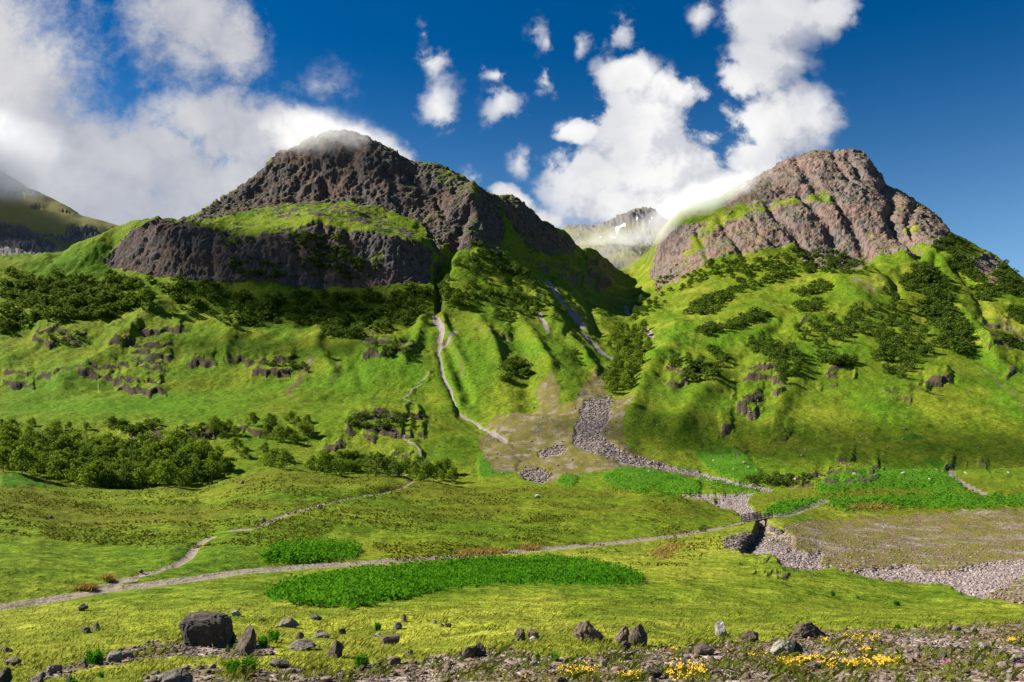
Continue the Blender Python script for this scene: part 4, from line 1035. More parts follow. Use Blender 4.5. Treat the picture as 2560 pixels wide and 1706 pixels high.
t_.put(b_.inputs['Base Color'], t_.mix(t_.step(t_.noise(P_, 3, 4, .6), .4, .6), (.10, .085, .07), (.26, .24, .21)))
b_.inputs['Roughness'].default_value = .9
t_.l.new(b_.outputs[0], o_.inputs[0])
ST_DARK = stone_material("dark_boulder_stone", (.034, .026, .020), (.066, .052, .041), (.11, .094, .078), 0, .35)
ST_GREY = stone_material("grey_stone", (.085, .075, .070), (.15, .132, .122), (.24, .22, .205), .25, .3)
ST_BROWN = stone_material("brown_stone", (.070, .050, .036), (.130, .098, .072), (.20, .165, .135), .35, .45)
ST_PINK = stone_material("pink_stone", (.15, .10, .085), (.235, .165, .145), (.33, .26, .235))
ST_PALE = stone_material("pale_green_stone", (.20, .20, .145), (.28, .28, .205), (.20, .165, .08))
ST_MOSS = stone_material("mossy_stone", (.060, .045, .028), (.11, .085, .050), (.18, .15, .10), .9, .2)
ST_WHITE = stone_material("white_grey_stone", (.26, .22, .20), (.42, .38, .36), (.10, .085, .08))
ST_MIX = stone_material("mixed_rubble", (.085, .062, .054), (.19, .15, .135), (.30, .25, .235), .25, .25)
STONES = {'d': ST_DARK, 'g': ST_GREY, 'b': ST_BROWN, 'p': ST_PINK, 'l': ST_PALE, 'm': ST_MOSS, 'w': ST_WHITE, 'x': ST_MIX}


# ------------------------------------------------------------------ trees
def tube(V, Fc, p0, p1, r0, r1, n=5):
    p0, p1 = np.array(p0, float), np.array(p1, float)
    d = p1 - p0
    d /= np.linalg.norm(d) + 1e-9
    a = np.cross(d, (0.3, 1, .2)); a /= np.linalg.norm(a); b = np.cross(d, a)
    i0 = len(V)
    for p, r in ((p0, r0), (p1, r1)):
        for k in range(n):
            th = 2 * math.pi * k / n
            V.append(p + r * (math.cos(th) * a + math.sin(th) * b))
    for k in range(n):
        Fc.append((i0 + k, i0 + (k + 1) % n, i0 + n + (k + 1) % n, i0 + n + k))


def tree_meshes(name, seed, nleaf, width=.62, base=.18, lobes=9, leaf=.055, mat=None, droop=.0):
    """unit tree, 1 m tall: (trunk mesh, crown mesh)"""
    r = np.random.default_rng(seed)
    V, Fc = [], []
    pts = [np.array((0, 0, -.05))]
    for k in range(1, 5):
        pts.append(np.array((r.normal() * .02 * k, r.normal() * .02 * k, .16 * k)))
    for k in range(4):
        tube(V, Fc, pts[k], pts[k + 1], .024 * (1 - .2 * k), .024 * (1 - .2 * (k + 1)), 6)
    cen, rad = [], []
    for k in range(lobes):
        z = base + (1 - base) * (.12 + .80 * (k + r.random()) / lobes)
        prof = math.sin(min(1, (z - base) / (1 - base) * 1.05) ** .75 * math.pi) ** .7 if z < 1 else .1
        th = k * 2.4 + r.random()
        q = width * .5 * prof * (.35 + .65 * r.random())
        c = np.array((math.cos(th) * q, math.sin(th) * q, z))
        cen.append(c); rad.append(width * (.16 + .14 * r.random()) * (.6 + .5 * prof))
        s = pts[min(4, int(z * .7 / .16) + 1)]
        tube(V, Fc, s, c, .010, .004, 4)
    trunk = np_mesh(name + "_trunk", np.array(V), np.array(Fc), BARK)
    P, Q = [], []
    w = np.array(rad) ** 2
    idx = r.choice(lobes, nleaf, p=w / w.sum())
    d = r.normal(size=(nleaf, 3)); d /= np.linalg.norm(d, axis=1)[:, None]
    rr = r.random(nleaf) ** .4
    c = np.array(cen)[idx] + d * (np.array(rad)[idx] * rr)[:, None] * np.array((1, 1, .8))
    c[:, 2] -= droop * rr * np.abs(d[:, 0])
    nn = d + r.normal(size=(nleaf, 3)) * .5 + np.array((0, 0, .45)); nn /= np.linalg.norm(nn, axis=1)[:, None]
    a = np.cross(nn, r.normal(size=(nleaf, 3))); a /= np.linalg.norm(a, axis=1)[:, None]
    b = np.cross(nn, a)
    s = leaf * (.6 + .8 * r.random(nleaf))[:, None]
    V = np.stack([c - a * s, c - b * s * .7 + nn * s * .3, c + a * s, c + b * s * .7 + nn * s * .25], 1).reshape(-1, 3)
    Fq = np.arange(nleaf * 4).reshape(-1, 4)
    return trunk, np_mesh(name + "_crown", V, Fq, mat or LEAF, False)


TREES = [tree_meshes("birch", 100 + i, 760, .80 + .08 * (i % 4), .02 + .03 * (i % 3), 11 + i % 3, .048) for i in range(6)]
TREESD = [tree_meshes("rowan", 140 + i, 480, .95 + .1 * (i % 3), .02, 10, .060, LEAFD) for i in range(5)]
TREESY = [tree_meshes("willow", 170 + i, 560, .85, .06, 11, .055, LEAFY) for i in range(2)]

WOODS = [  # outline, trees, height range in m, look, group, label
    ([(0, 1075), (42, 1088), (42, 1125), (180, 1125), (200, 1138), (293, 1130), (310, 1138), (376, 1130), (460, 1113), (502, 1134), (565, 1146), (565, 1188), (506, 1205), (480, 1215), (430, 1216), (293, 1222), (200, 1217), (180, 1205), (84, 1188), (0, 1178)], 125, (7, 12), TREES, "trees of the wooded dell", "leafy birch tree standing in the crowded dell behind the grassy knolls"),
    ([(527, 1058), (620, 1048), (780, 1052), (778, 1092), (711, 1121), (657, 1109), (620, 1096), (531, 1079)], 18, (5.5, 9), TREES, "trees on the bank above the dell", "bushy tree on the green bank just above the wooded dell"),
    ([(586, 1125), (703, 1130), (730, 1170), (594, 1176)], 8, (6, 9), TREES, "trees at the right end of the dell", "pale green tree standing apart behind the round grassy knoll"),
    ([(760, 1158), (850, 1155), (950, 1158), (1060, 1168), (1115, 1170), (1140, 1205), (1060, 1200), (960, 1190), (850, 1186), (770, 1184)], 34, (4.5, 8.5), TREES, "trees along the stream by the metal bridge", "small tree in the belt of birches along the stream by the metal bridge"),
    ([(0, 1075), (60, 1060), (200, 1065), (300, 1050), (310, 1075), (190, 1090), (60, 1095)], 12, (4, 7), TREES, "scattered trees above the dell", "small scattered tree on the bright slope above the dell"),
    ([(1543, 821), (1608, 825), (1627, 867), (1600, 913), (1558, 982), (1520, 990), (1520, 932), (1547, 894), (1535, 856)], 40, (9, 14), TREES, "trees filling the gorge", "tree in the dark wood that fills the gorge below the valley"),
    ([(1597, 749), (1627, 753), (1608, 791), (1581, 802)], 7, (7, 11), TREESD, "trees by the waterfall", "dark tree clinging beside the pale waterfall rocks"),
    ([(1114, 645), (1244, 653), (1340, 684), (1409, 760), (1417, 806), (1283, 795), (1206, 783), (1107, 772), (1103, 730)], 44, (8, 13), TREESD, "trees on the spur beside the chasm", "dark tree on the rocky spur to the right of the chasm"),
    ([(1981, 833), (2043, 802), (2119, 791), (2169, 760), (2211, 730), (2257, 760), (2291, 795), (2311, 825), (2349, 856), (2341, 883), (2288, 887), (2288, 917), (2257, 944), (2196, 936), (2188, 867), (2150, 837), (2092, 867), (2035, 875), (1993, 852)], 60, (8, 13), TREESD, "trees of the big wood on the right hill", "dark tree in the largest wood on the sunlit right hill"),
    ([(1855, 871), (1890, 844), (1936, 841), (1951, 867), (1997, 890), (2020, 921), (1985, 940), (1955, 955), (1939, 906), (1874, 879)], 22, (8, 12), TREESD, "trees of the lower wood on the right hill", "dark tree in the wedge of wood above the lower crag on the right hill"),
]
REST = [  # far scrub and woods, built as one mass: outline, number, height range
    ([(0, 684), (115, 688), (184, 691), (287, 699), (337, 714), (325, 783), (268, 802), (172, 806), (115, 798), (57, 825), (0, 837)], 130, (8, 14)),
    ([(337, 700), (490, 707), (555, 730), (650, 745), (765, 730), (900, 738), (1000, 718), (1085, 718), (1085, 800), (1000, 815), (900, 845), (785, 845), (727, 800), (612, 829), (497, 790), (420, 775), (337, 775)], 190, (6, 13)),
    ([(730, 575), (850, 580), (870, 640), (850, 690), (740, 690)], 45, (5, 9)), ([(560, 640), (700, 650), (720, 700), (580, 690)], 22, (4, 8)), ([(860, 640), (950, 660), (940, 700), (830, 700)], 20, (4, 8)),
    ([(1767, 653), (1909, 642), (1993, 622), (2039, 630), (2081, 626), (2169, 668), (2150, 688), (2043, 680), (1997, 684), (1920, 711), (1859, 714), (1775, 680)], 130, (5, 10)),
    ([(1710, 783), (1756, 745), (1844, 718), (1924, 703), (1920, 714), (1832, 737), (1828, 764), (1756, 791)], 50, (6, 10)),
    ([(1737, 825), (1832, 806), (1890, 779), (1924, 791), (1874, 810), (1844, 821), (1756, 841)], 40, (6, 10)),
    ([(1981, 730), (2027, 714), (2062, 703), (2073, 722), (2043, 737), (2004, 741)], 20, (5, 9)), ([(1985, 760), (2058, 749), (2043, 776), (2004, 783)], 18, (5, 9)),
    ([(2257, 699), (2311, 653), (2334, 676), (2376, 714), (2387, 760), (2357, 760), (2311, 737), (2257, 722)], 55, (7, 12)),
    ([(2291, 764), (2341, 753), (2410, 795), (2429, 856), (2406, 887), (2364, 875), (2337, 829), (2311, 791)], 60, (8, 13)),
    ([(2035, 883), (2092, 890), (2142, 906), (2111, 917), (2062, 906)], 18, (6, 9)), ([(1694, 936), (1737, 913), (1786, 917), (1802, 936), (1756, 952), (1714, 952)], 20, (6, 9)),
    ([(1763, 864), (1786, 867), (1817, 906), (1809, 917), (1786, 894)], 10, (5, 9)), ([(2330, 615), (2376, 588), (2425, 611), (2395, 630), (2372, 642)], 30, (5, 9)),
    ([(2383, 642), (2425, 645), (2456, 707), (2422, 699), (2383, 672)], 30, (6, 10)), ([(2483, 684), (2521, 653), (2560, 707), (2560, 745), (2502, 730)], 45, (6, 10)),
    ([(2425, 714), (2490, 722), (2490, 749), (2445, 753)], 20, (6, 9)), ([(2517, 768), (2560, 776), (2560, 814), (2525, 791)], 16, (6, 9)), ([(2480, 820), (2540, 850), (2560, 880), (2500, 850)], 14, (4, 7)),
    ([(1660, 900), (1720, 880), (1730, 900), (1680, 920)], 8, (4, 7)), ([(1240, 905), (1310, 895), (1320, 940), (1260, 960)], 16, (4, 8)), ([(1240, 780), (1300, 790), (1290, 805), (1230, 800)], 10, (4, 7)),
    ([(1640, 690), (1700, 660), (1690, 700), (1640, 740)], 14, (4, 7)), ([(1700, 690), (1800, 665), (1790, 690), (1700, 730)], 25, (4, 7)), ([(1620, 750), (1680, 720), (1660, 760), (1600, 800)], 14, (4, 8)),
    ([(1400, 900), (1440, 880), (1440, 900)], 4, (4, 6)), ([(1860, 1195), (1940, 1190), (2030, 1195), (1990, 1215), (1880, 1212)], 26, (2, 4)), ([(540, 575), (640, 600), (600, 630), (540, 610)], 12, (3, 6)),
    ([(860, 1035), (1040, 1038), (1050, 1075), (880, 1070)], 26, (2.5, 5)), ([(420, 1070), (560, 1068), (560, 1095), (430, 1100)], 14, (2.5, 5)), ([(290, 1060), (400, 1052), (400, 1080), (300, 1085)], 12, (2.5, 5)),
    ([(1170, 600), (1260, 640), (1340, 690), (1300, 690), (1200, 650)], 26, (4, 8)), ([(80, 860), (130, 830), (240, 835), (240, 860), (140, 870)], 14, (3, 5)), ([(640, 900), (760, 890), (770, 935), (660, 925)], 14, (3, 5)), ([(930, 860), (1050, 850), (1040, 890), (960, 895)], 16, (3, 6)),
]


def inside(poly, x, y):
    c = False
    n = len(poly)
    for i in range(n):
        (xa, ya), (xb, yb) = poly[i], poly[(i + 1) % n]
        if (ya > y) != (yb > y) and x < (xb - xa) * (y - ya) / (yb - ya) + xa:
            c = not c
    return c


def spread(poly, n, dmin, seed):
    r = random.Random(seed)
    xs_ = [p[0] for p in poly]; ys_ = [p[1] for p in poly]
    out, tries = [], 0
    while len(out) < n and tries < n * 60:
        tries += 1
        x, y = r.uniform(min(xs_), max(xs_)), r.uniform(min(ys_), max(ys_))
        if not inside(poly, x, y):
            continue
        d_ = dmin * (1 if tries < n * 25 else .5)
        if any(abs(x - a) < d_ and abs(y - b) < d_ * .55 for a, b in out):
            continue
        out.append((x, y))
    return out


def plant_tree(variants, i, pos, hgt, label, group, cat="tree", name="tree", w=1.0):
    tr, cr = variants[i % len(variants)]
    e = bpy.data.objects.new(name, None)
    e.location = pos
    e.empty_display_size = .2
    e.rotation_euler = (0, 0, (i * 2.399) % 6.283)
    e.scale = (hgt * w, hgt * w, hgt)
    COL.objects.link(e)
    tag(e, label, cat, group)
    link("trunk", tr, e); link("crown", cr, e)
    return e


WOODNAME = ["the wooded dell", "the bank above the dell", "the copse right of the dell", "the stream side birches", "the slope above the dell", "the gorge wood", "the waterfall side", "the wooded spur by the chasm", "the big wood on the right hill", "the wedge wood over the crag"]


def rank_word(v, vs_, words_):
    """the word for v by its rank among vs_"""
    r_ = sum(1 for q_ in vs_ if q_ < v) / max(1, len(vs_))
    return words_[min(len(words_) - 1, int(r_ * len(words_)))]


k_ = 0
for wi, (poly, n, hr, var, grp, lb) in enumerate(WOODS):
    pts_ = spread(poly, n, 17, 50 + wi)
    hs_ = [random.uniform(*hr) for _ in pts_]
    big = len(pts_) > 12
    for (x, y), hgt in zip(pts_, hs_):
        # the stem foot lies below the middle of the crown
        p = put(x, y + 3)
        dk = random.random() < .18
        vv = TREESD if (var is TREES and dk) else var
        near_x = [a_ for a_, b_ in pts_ if abs(b_ - y) < 400]
        near_y = [b_ for a_, b_ in pts_ if abs(a_ - x) < 90]
        wd_ = random.uniform(.85, 1.25)
        lab_ = "%s %s%s tree, %s row, %s of %s" % (rank_word(hgt, hs_, ("low", "middling", "tall") if big else ("low", "tall")), "broad " if wd_ > 1.12 else ("slender " if wd_ < .97 else ""), "dark" if vv is TREESD else "leafy green",
                                          rank_word(-y, [-q_ for q_ in near_y], ("front", "second", "third", "back")), rank_word(x, near_x, ("left end", "left part", "left middle", "middle", "right middle", "right part", "right end")), WOODNAME[wi])
        plant_tree(vv, k_, p, hgt, lab_, grp, w=wd_)
        k_ += 1
for (x, y, hgt, var, lb) in ((1142, 772, 18, TREESY, "large bright yellow-green tree at the foot of the spur beside the dark chasm"), (1118, 740, 12, TREESY, "smaller yellow-green tree right against the edge of the chasm"),
                             (368, 764, 17, TREESY, "large pale green tree catching the light under the lower left crag"), (432, 790, 11, TREES, "round tree just right of the large pale tree under the crag"),
                             (1224, 745, 13, TREESY, "olive tree in the middle of the wooded spur"), (2320, 982, 7, TREESD, "single round bush casting its shadow on open grass of the right hill"),
                             (1523, 868, 6, TREESD, "lone small bush on the grass to the left of the gorge wood"), (818, 892, 6, TREES, "small bright bush beside the dark ledge left of the stream"),
                             (1757, 1330, 1.7, TREESD, "low dark bush on the grass left of the wooden bridge"), (2125, 842, 6, TREES, "small pale bush below the edge of the big wood on the right hill")):
    plant_tree(var, k_, put(x, y), hgt, lb, None, w=1.15)
    k_ += 1

# the rest of the woods as one mass
VV, FF = [], []
cnt = 0
src = []
for vset in (TREESD,):
    for tr, cr in vset:
        co = np.empty(len(cr.vertices) * 3, np.float32); cr.vertices.foreach_get("co", co)
        src.append(co.reshape(-1, 4, 3)[:150])
for ri, (poly, n, hr) in enumerate(REST):
    for (x, y) in spread(poly, n, 9, 400 + ri):
        p = put(x, y + 2)
        hgt = random.uniform(*hr)
        q_ = src[cnt % len(src)].copy()
        cq = q_.mean(1, keepdims=True)
        q_ = cq + (q_ - cq) * 1.75
        a_ = random.uniform(0, 6.28)
        rot = np.array([[math.cos(a_), -math.sin(a_), 0], [math.sin(a_), math.cos(a_), 0], [0, 0, 1]], np.float32)
        q_ = (q_ @ rot.T) * np.array((hgt * 1.25, hgt * 1.25, hgt * .9), np.float32) + p.astype(np.float32)
        VV.append(q_.reshape(-1, 3))
        cnt += 1
VV = np.concatenate(VV)
tag(link("woodland", np_mesh("woodland", VV, np.arange(len(VV)).reshape(-1, 4), LEAFS, False)), "dark scrub woodland clothing the crag feet and the slopes of both hills", None, None, "stuff")


# ------------------------------------------------------------------ bracken, grass
def leaf_cloud(P0, size, up, seed, flat=.5):
    """bent leaf quads standing at P0"""
    r = np.random.default_rng(seed)
    n = len(P0)
    a = r.normal(size=(n, 3)); a[:, 2] = np.abs(a[:, 2]) * up; a /= np.linalg.norm(a, axis=1)[:, None]
    b = np.cross(a, r.normal(size=(n, 3))); b /= np.linalg.norm(b, axis=1)[:, None]
    s = (size * (.6 + .8 * r.random(n)))[:, None]
    V = np.stack([P0, P0 + a * s * .55 + b * s * flat * .5, P0 + a * s + np.array((0, 0, -.25)) * s, P0 + a * s * .55 - b * s * flat * .5], 1)
    return V.reshape(-1, 3).astype(np.float32)


def in_map(mp, n, x0, x1, y0, y1, thr=.5, seed=1, power=1.0):
    r = np.random.default_rng(seed)
    x = r.uniform(x0, x1, n); y = y0 + (y1 - y0) * r.random(n) ** power
    k = mp.at(x, y) > thr if mp is not None else np.ones(n, bool)
    return x[k], y[k]


BH = Map(); BH.a = BRACK_HARD


class Map2:
    """bracken with a ragged, thinning edge"""
    def __init__(self):
        self.s = Map(); self.s.a = BRACK_HARD.copy(); self.s.soften(4.5)

    def at(self, x, y):
        return self.s.at(x, y) - .12 - .5 * rng.random(len(x)) ** 1.5 - .25 * np.clip(fbm(x / 40, y / 16, 0 * x, 520, 2), 0, 1)


x, y = in_map(Map2(), 130000, 560, 1660, 1335, 1530, 0, 11)
x = x[:26000]; y = y[:26000]
pp = np.array([put(a, b) for a, b in zip(x, y)], np.float32)
pp[:, 2] += np.abs(rng.normal(size=len(pp)).astype(np.float32)) * .14
V1 = leaf_cloud(pp, np.full(len(pp), .32, np.float32) * (.8 + pp[:, 1] / 260), .9, 12)
x, y = in_map(Map2(), 60000, 1380, 2640, 1160, 1290, 0, 13)
x = x[:9000]; y = y[:9000]
pp = np.array([put(a, b) for a, b in zip(x, y)], np.float32)
V2 = leaf_cloud(pp, np.full(len(pp), .75, np.float32), .9, 14, .7)
VV = np.concatenate([V1, V2])
tag(link("bracken", np_mesh("bracken", VV, np.arange(len(VV)).reshape(-1, 4), BRACKEN, False)), "vivid green bracken beds beside the track and on the far rises", None, None, "stuff")


def blades(P0, h_, w_, seed, lean=.5):
    r = np.random.default_rng(seed)
    n = len(P0)
    th = r.uniform(0, 6.28, n)
    side = np.stack([np.cos(th), np.sin(th), 0 * th], 1)
    ln = np.stack([np.cos(th * 3.7), np.sin(th * 3.7), 0 * th], 1) * lean * r.random(n)[:, None] + np.array((.25, -.05, 0))
    up = np.array((0, 0, 1.0))
    hh = (h_ * (.5 + .9 * r.random(n)))[:, None]
    ww = (w_ * (.7 + .6 * r.random(n)))[:, None]
    V = np.stack([P0 - side * ww, P0 + side * ww, P0 + side * ww * .45 + (up + ln * .7) * hh * .6, P0 + (up * .9 + ln * 1.5) * hh], 1)
    return V.reshape(-1, 3).astype(np.float32)


x = rng.uniform(-60, 2620, 42000); y = 1500 + 206 * rng.random(42000) ** .8
keep = (RUB.at(x, y) < .35 + .3 * rng.random(len(x))) & (BRACK.at(x, y) < .2) & (GRAV.at(x, y) < .2) & (BROWN.at(x, y) < .3)
x, y = x[keep], y[keep]
pp = np.array([put(a, b) for a, b in zip(x, y)], np.float32)
keep = pp[:, 1] < 75
pp = pp[keep]
clump = fbm(pp[:, 0] / 1.6, pp[:, 1] / 1.6, 0 * pp[:, 0], 501, 2)
hg = np.clip(.10 + .09 * clump, .03, .26) * (1 + pp[:, 1] / 140)
VV = blades(pp - np.array((0, 0, .02), np.float32), hg, .006 + pp[:, 1] * .00030, 21)
tag(link("meadow_grass", np_mesh("meadow_grass", VV, np.arange(len(VV)).reshape(-1, 4), GRASSB, False)), "yellow green meadow grass of the near field", None, None, "stuff")
# rusty dead grass by the track
VV = []
for (x0, x1, y0, y1, n) in ((1185, 1260, 1374, 1388, 900), (1300, 1345, 1364, 1378, 600), (1630, 1680, 1370, 1398, 700), (1645, 1720, 1355, 1380, 300), (1830, 1870, 1375, 1400, 0), (190, 240, 1468, 1480, 500), (255, 280, 1444, 1456, 260), (2120, 2230, 1256, 1278, 900), (1140, 1180, 1378, 1392, 250)):
    if not n:
        continue
    x = rng.normal((x0 + x1) / 2, (x1 - x0) / 4, n); y = rng.normal((y0 + y1) / 2, (y1 - y0) / 5, n)
    pp = np.array([put(a, b) for a, b in zip(x, y)], np.float32)
    VV.append(blades(pp, np.full(n, .30) * (1 + pp[:, 1] / 250), .012 + pp[:, 1] * .0003, int(x0)))
VV = np.concatenate(VV)
tag(link("dead_grass", np_mesh("dead_grass", VV, np.arange(len(VV)).reshape(-1, 4), RUSTY, False)), "rusty tufts of dead grass along the track", None, None, "stuff")

# the heath beyond the track: dark sprigs and pale tufts that break up the turf
x = rng.uniform(-60, 1860, 52000); y = 1185 + 240 * rng.random(52000)
pp = np.array([put(a, b) for a, b in zip(x, y)], np.float32)
keep = (pp[:, 1] > 95) & (pp[:, 1] < 300) & (GRAV.at(x, y) < .2) & (BRACK.at(x, y) < .2) & (fbm(pp[:, 0] / 14, pp[:, 1] / 14, 0 * x, 511, 3) > -.05 + .25 * (x > 1300))
pp = pp[keep][:15000]
HEATH = leaf_material("heath_sprigs", (.040, .046, .007), (.105, .095, .012), .3, rnd=False)
VV = leaf_cloud(pp, .16 + pp[:, 1] * .0016, 1.0, 512, .8)
tag(link("heath", np_mesh("heath", VV, np.arange(len(VV)).reshape(-1, 4), HEATH, False)), "dark olive heather and sedge of the knolls beyond the track", None, None, "stuff")


# ------------------------------------------------------------------ stones
def ico(sub):
    t = (1 + 5 ** .5) / 2
    V = [(-1, t, 0), (1, t, 0), (-1, -t, 0), (1, -t, 0), (0, -1, t), (0, 1, t), (0, -1, -t), (0, 1, -t), (t, 0, -1), (t, 0, 1), (-t, 0, -1), (-t, 0, 1)]
    Fc = [(0, 11, 5), (0, 5, 1), (0, 1, 7), (0, 7, 10), (0, 10, 11), (1, 5, 9), (5, 11, 4), (11, 10, 2), (10, 7, 6), (7, 1, 8), (3, 9, 4), (3, 4, 2), (3, 2, 6), (3, 6, 8), (3, 8, 9), (4, 9, 5), (2, 4, 11), (6, 2, 10), (8, 6, 7), (9, 8, 1)]
    V = [np.array(v) / np.linalg.norm(v) for v in V]
    for _ in range(sub):
        mid, F2 = {}, []

        def mp(a, b):
            k = (min(a, b), max(a, b))
            if k not in mid:
                v = V[a] + V[b]
                V.append(v / np.linalg.norm(v))
                mid[k] = len(V) - 1
            return mid[k]
        for a, b, c in Fc:
            ab, bc, ca = mp(a, b), mp(b, c), mp(c, a)
            F2 += [(a, ab, ca), (b, bc, ab), (c, ca, bc), (ab, bc, ca)]
        Fc = F2
    return np.array(V), np.array(Fc)


ICO = {k: ico(k) for k in (0, 1, 2, 3, 4)}


def rock_shape(seed, sub, cuts=9, round_=.55, rough=.095):
    """an angular boulder inside the unit box, made by cutting a ball with planes and roughening it"""
    r = np.random.default_rng(seed)
    V, Fc = ICO[sub]
    V = V.copy()
    n = r.normal(size=(cuts, 3)); n /= np.linalg.norm(n, axis=1)[:, None]
    for i in range(cuts):
        c = round_ + (1 - round_) * .75 * r.random()
        d = V @ n[i]
        V = V - np.maximum(d - c, 0)[:, None] * n[i] * .96
    if sub >= 2:
        f = (fbm(V[:, 0] * 2.2, V[:, 1] * 2.2, V[:, 2] * 2.2, seed, 4) * rough * 1.6 - np.abs(fbm(V[:, 0] * 3.5, V[:, 1] * 3.5, V[:, 2] * 2, seed + 9, 3)) * rough)
        V = V * (1 + f[:, None])
    lo, hi = V.min(0), V.max(0)
    V = (V - (lo + hi) / 2) / ((hi - lo) / 2)
    return V, Fc


NAMED = []


def boulder(x0, x1, yt, yb, kind, label, seed, shape=None, name="boulder", depth=.8, cat="boulder", lean=0.0, cuts=10, round_=.5, group=None):
    p = put((x0 + x1) / 2, yb)
    Y = p[1]
    w, h_ = (x1 - x0) / F * Y, (yb - yt) / F * Y
    sub = 4 if (x1 - x0) > 70 else 3
    V, Fc = rock_shape(seed, sub, cuts, round_)
    if shape:
        V = shape(V)
    V = V * np.array((w / 2, w / 2 * depth, h_ * .66))
    V[:, 0] += lean * (V[:, 2]) * .5
    V[:, 2] += h_ * .44
    me = np_mesh(name, V, Fc, STONES[kind], False)
    o = link(name, me, None, (p[0], p[1] + w * .25 * depth, p[2] - .02))
    short = label
    for cut in (" beside", " cut", " alone", " in ", " at ", " with", " on ", " behind", " standing", " leaning", ",", " wedged", " peeping", " rising", " touching", " resting", " amid", " left of", " right of", " of a", " above", " ending", " under", " half", " tipped", " highest", " inside", " below", " just", " sloping", " among", " lying", " seen", " backing", " far", " right in", " left in", " resting"):
        i_ = short.find(cut)
        if i_ > 8:
            short = short[:i_]
    NAMED.append(((x0 + x1) / 2, yb, short))
    return tag(o, label, cat, group)


def pear(top, shift=0.0):
    def f(V):
        s = 1 + (.45 * (1 - top) + top - 1) * (V[:, 2] * .5 + .5)
        V = V.copy()
        V[:, 0] = V[:, 0] * s + shift * (V[:, 2] * .5 + .5)
        V[:, 1] *= s
        return V
    return f


def slabby(V):
    V = np.sign(V) * np.abs(V) ** .62
    return V / np.abs(V).max(0)


def wedge(V):
    V = V.copy()
    V[:, 2] = V[:, 2] - np.clip(V[:, 0] + .2, 0, 2) * .55 * (V[:, 2] * .5 + .5)
    return V


def hump(V):
    V = V.copy()
    V[:, 2] -= np.clip(np.abs(V[:, 0] + .25) - .3, 0, 2) * .7 * (V[:, 2] * .5 + .5)
    return V


B_ = boulder
B_(445, 568, 1542, 1614, 'd', "largest boulder, dark and rounded, on the rubble mound at the left", 3, lambda V: slabby(V) * np.array((1, 1, 1)), depth=.8, cuts=7, round_=.72)
B_(575, 637, 1570, 1640, 'b', "tall pointed brown boulder leaning beside the largest dark one", 21, pear(.45, .35), cuts=12, round_=.42)
B_(560, 592, 1579, 1607, 'd', "small dark boulder wedged between the largest and the tall pointed one", 23, pear(.6))
B_(190, 218, 1511, 1528, 'd', "dark boulder alone in the meadow just below the left track", 24)
B_(225, 246, 1559, 1576, 'g', "pointed grey stone in the left meadow with a lower stone against it", 25, pear(.5, .3))
B_(201, 226, 1568, 1583, 'b', "low brown stone touching the pointed stone in the left meadow", 26, hump)
B_(579, 604, 1526, 1541, 'w', "pale rounded stone in open grass behind the tall pointed boulder", 27)
B_(514, 530, 1534, 1545, 'b', "small pale brown stone peeping out behind the largest boulder", 28)
B_(-4, 29, 1616, 1630, 'b', "brown stone cut by the left edge of the meadow", 29, hump)
B_(12, 50, 1645, 1664, 'b', "brown rounded stone near the left edge with a smaller one beside it", 30, hump)
B_(5, 22, 1643, 1655, 'g', "little grey stone beside the rounded one near the left edge", 31)
B_(-20, 27, 1672, 1712, 'd', "dark boulder cut by the bottom left corner", 32, pear(.7))
B_(116, 152, 1661, 1683, 'g', "grey angular stone at the left tip of the rubble mound", 33)
B_(392, 474, 1676, 1718, 'g', "broad grey dark boulder cut by the bottom edge at the left", 34, hump, cuts=8)
B_(72, 104, 1692, 1714, 'd', "dark round stone at the bottom edge near the left corner", 35)
B_(160, 180, 1691, 1712, 'd', "small dark stone at the bottom edge beside the lone fern", 36)
B_(262, 300, 1632, 1656, 'g', "flat grey slab on the front of the rubble mound near the dark fern", 37, slabby)
B_(300, 330, 1628, 1646, 'g', "second grey slab lying behind the flat one on the rubble mound", 38, slabby)
B_(813, 864, 1605, 1644, 'b', "ribbed upright brown boulder standing in the yellow grass", 39, pear(.55, -.2), cuts=9)
B_(672, 724, 1650, 1670, 'g', "low domed grey boulder half sunk behind the bottom rubble", 40, hump)
B_(720, 788, 1604, 1626, 'g', "long flat grey slab ending the rubble mound", 41, hump)
B_(778, 826, 1581, 1595, 'g', "pale grey low stone with a dark stone on its back", 42, hump)
B_(790, 808, 1575, 1586, 'd', "dark stone resting behind the pale low one", 43)
B_(844, 864, 1571, 1586, 'd', "small dark blocky stone in the grass above the ribbed boulder", 44, slabby)
B_(736, 760, 1581, 1598, 'b', "brown stone of a small heap above the flat grey slab", 45, pear(.6))
B_(979, 1008, 1556, 1574, 'g', "pointed pale grey stone in the middle of the meadow", 46, pear(.35), cuts=8)
B_(1001, 1018, 1535, 1557, 'b', "upright narrow stone above the pointed pale one", 47, pear(.5))
B_(952, 998, 1590, 1611, 'b', "long grey brown boulder tipped towards the right in the yellow grass", 48, slabby, lean=.6)
B_(1112, 1129, 1558, 1569, 'd', "dark little stone right of the middle meadow stones", 49)
B_(1097, 1111, 1559, 1568, 'b', "brown little stone just left of the dark one in the meadow", 50)
B_(1080, 1092, 1551, 1560, 'g', "tiny grey stone behind the pair in the middle meadow", 51)
B_(1153, 1190, 1617, 1646, 'm', "lichen orange slab leaning left at the edge of the bottom rubble", 52, slabby, lean=.9)
B_(1180, 1215, 1609, 1642, 'b', "dark blocky boulder backing the lichen orange slab", 53, pear(.8, .2))
B_(930, 954, 1582, 1592, 'w', "pale flat stone under the round green fern", 54, hump)
B_(692, 745, 1546, 1568, 'g', "low pinkish outcrop stone in the meadow above the rubble mound", 55, hump)
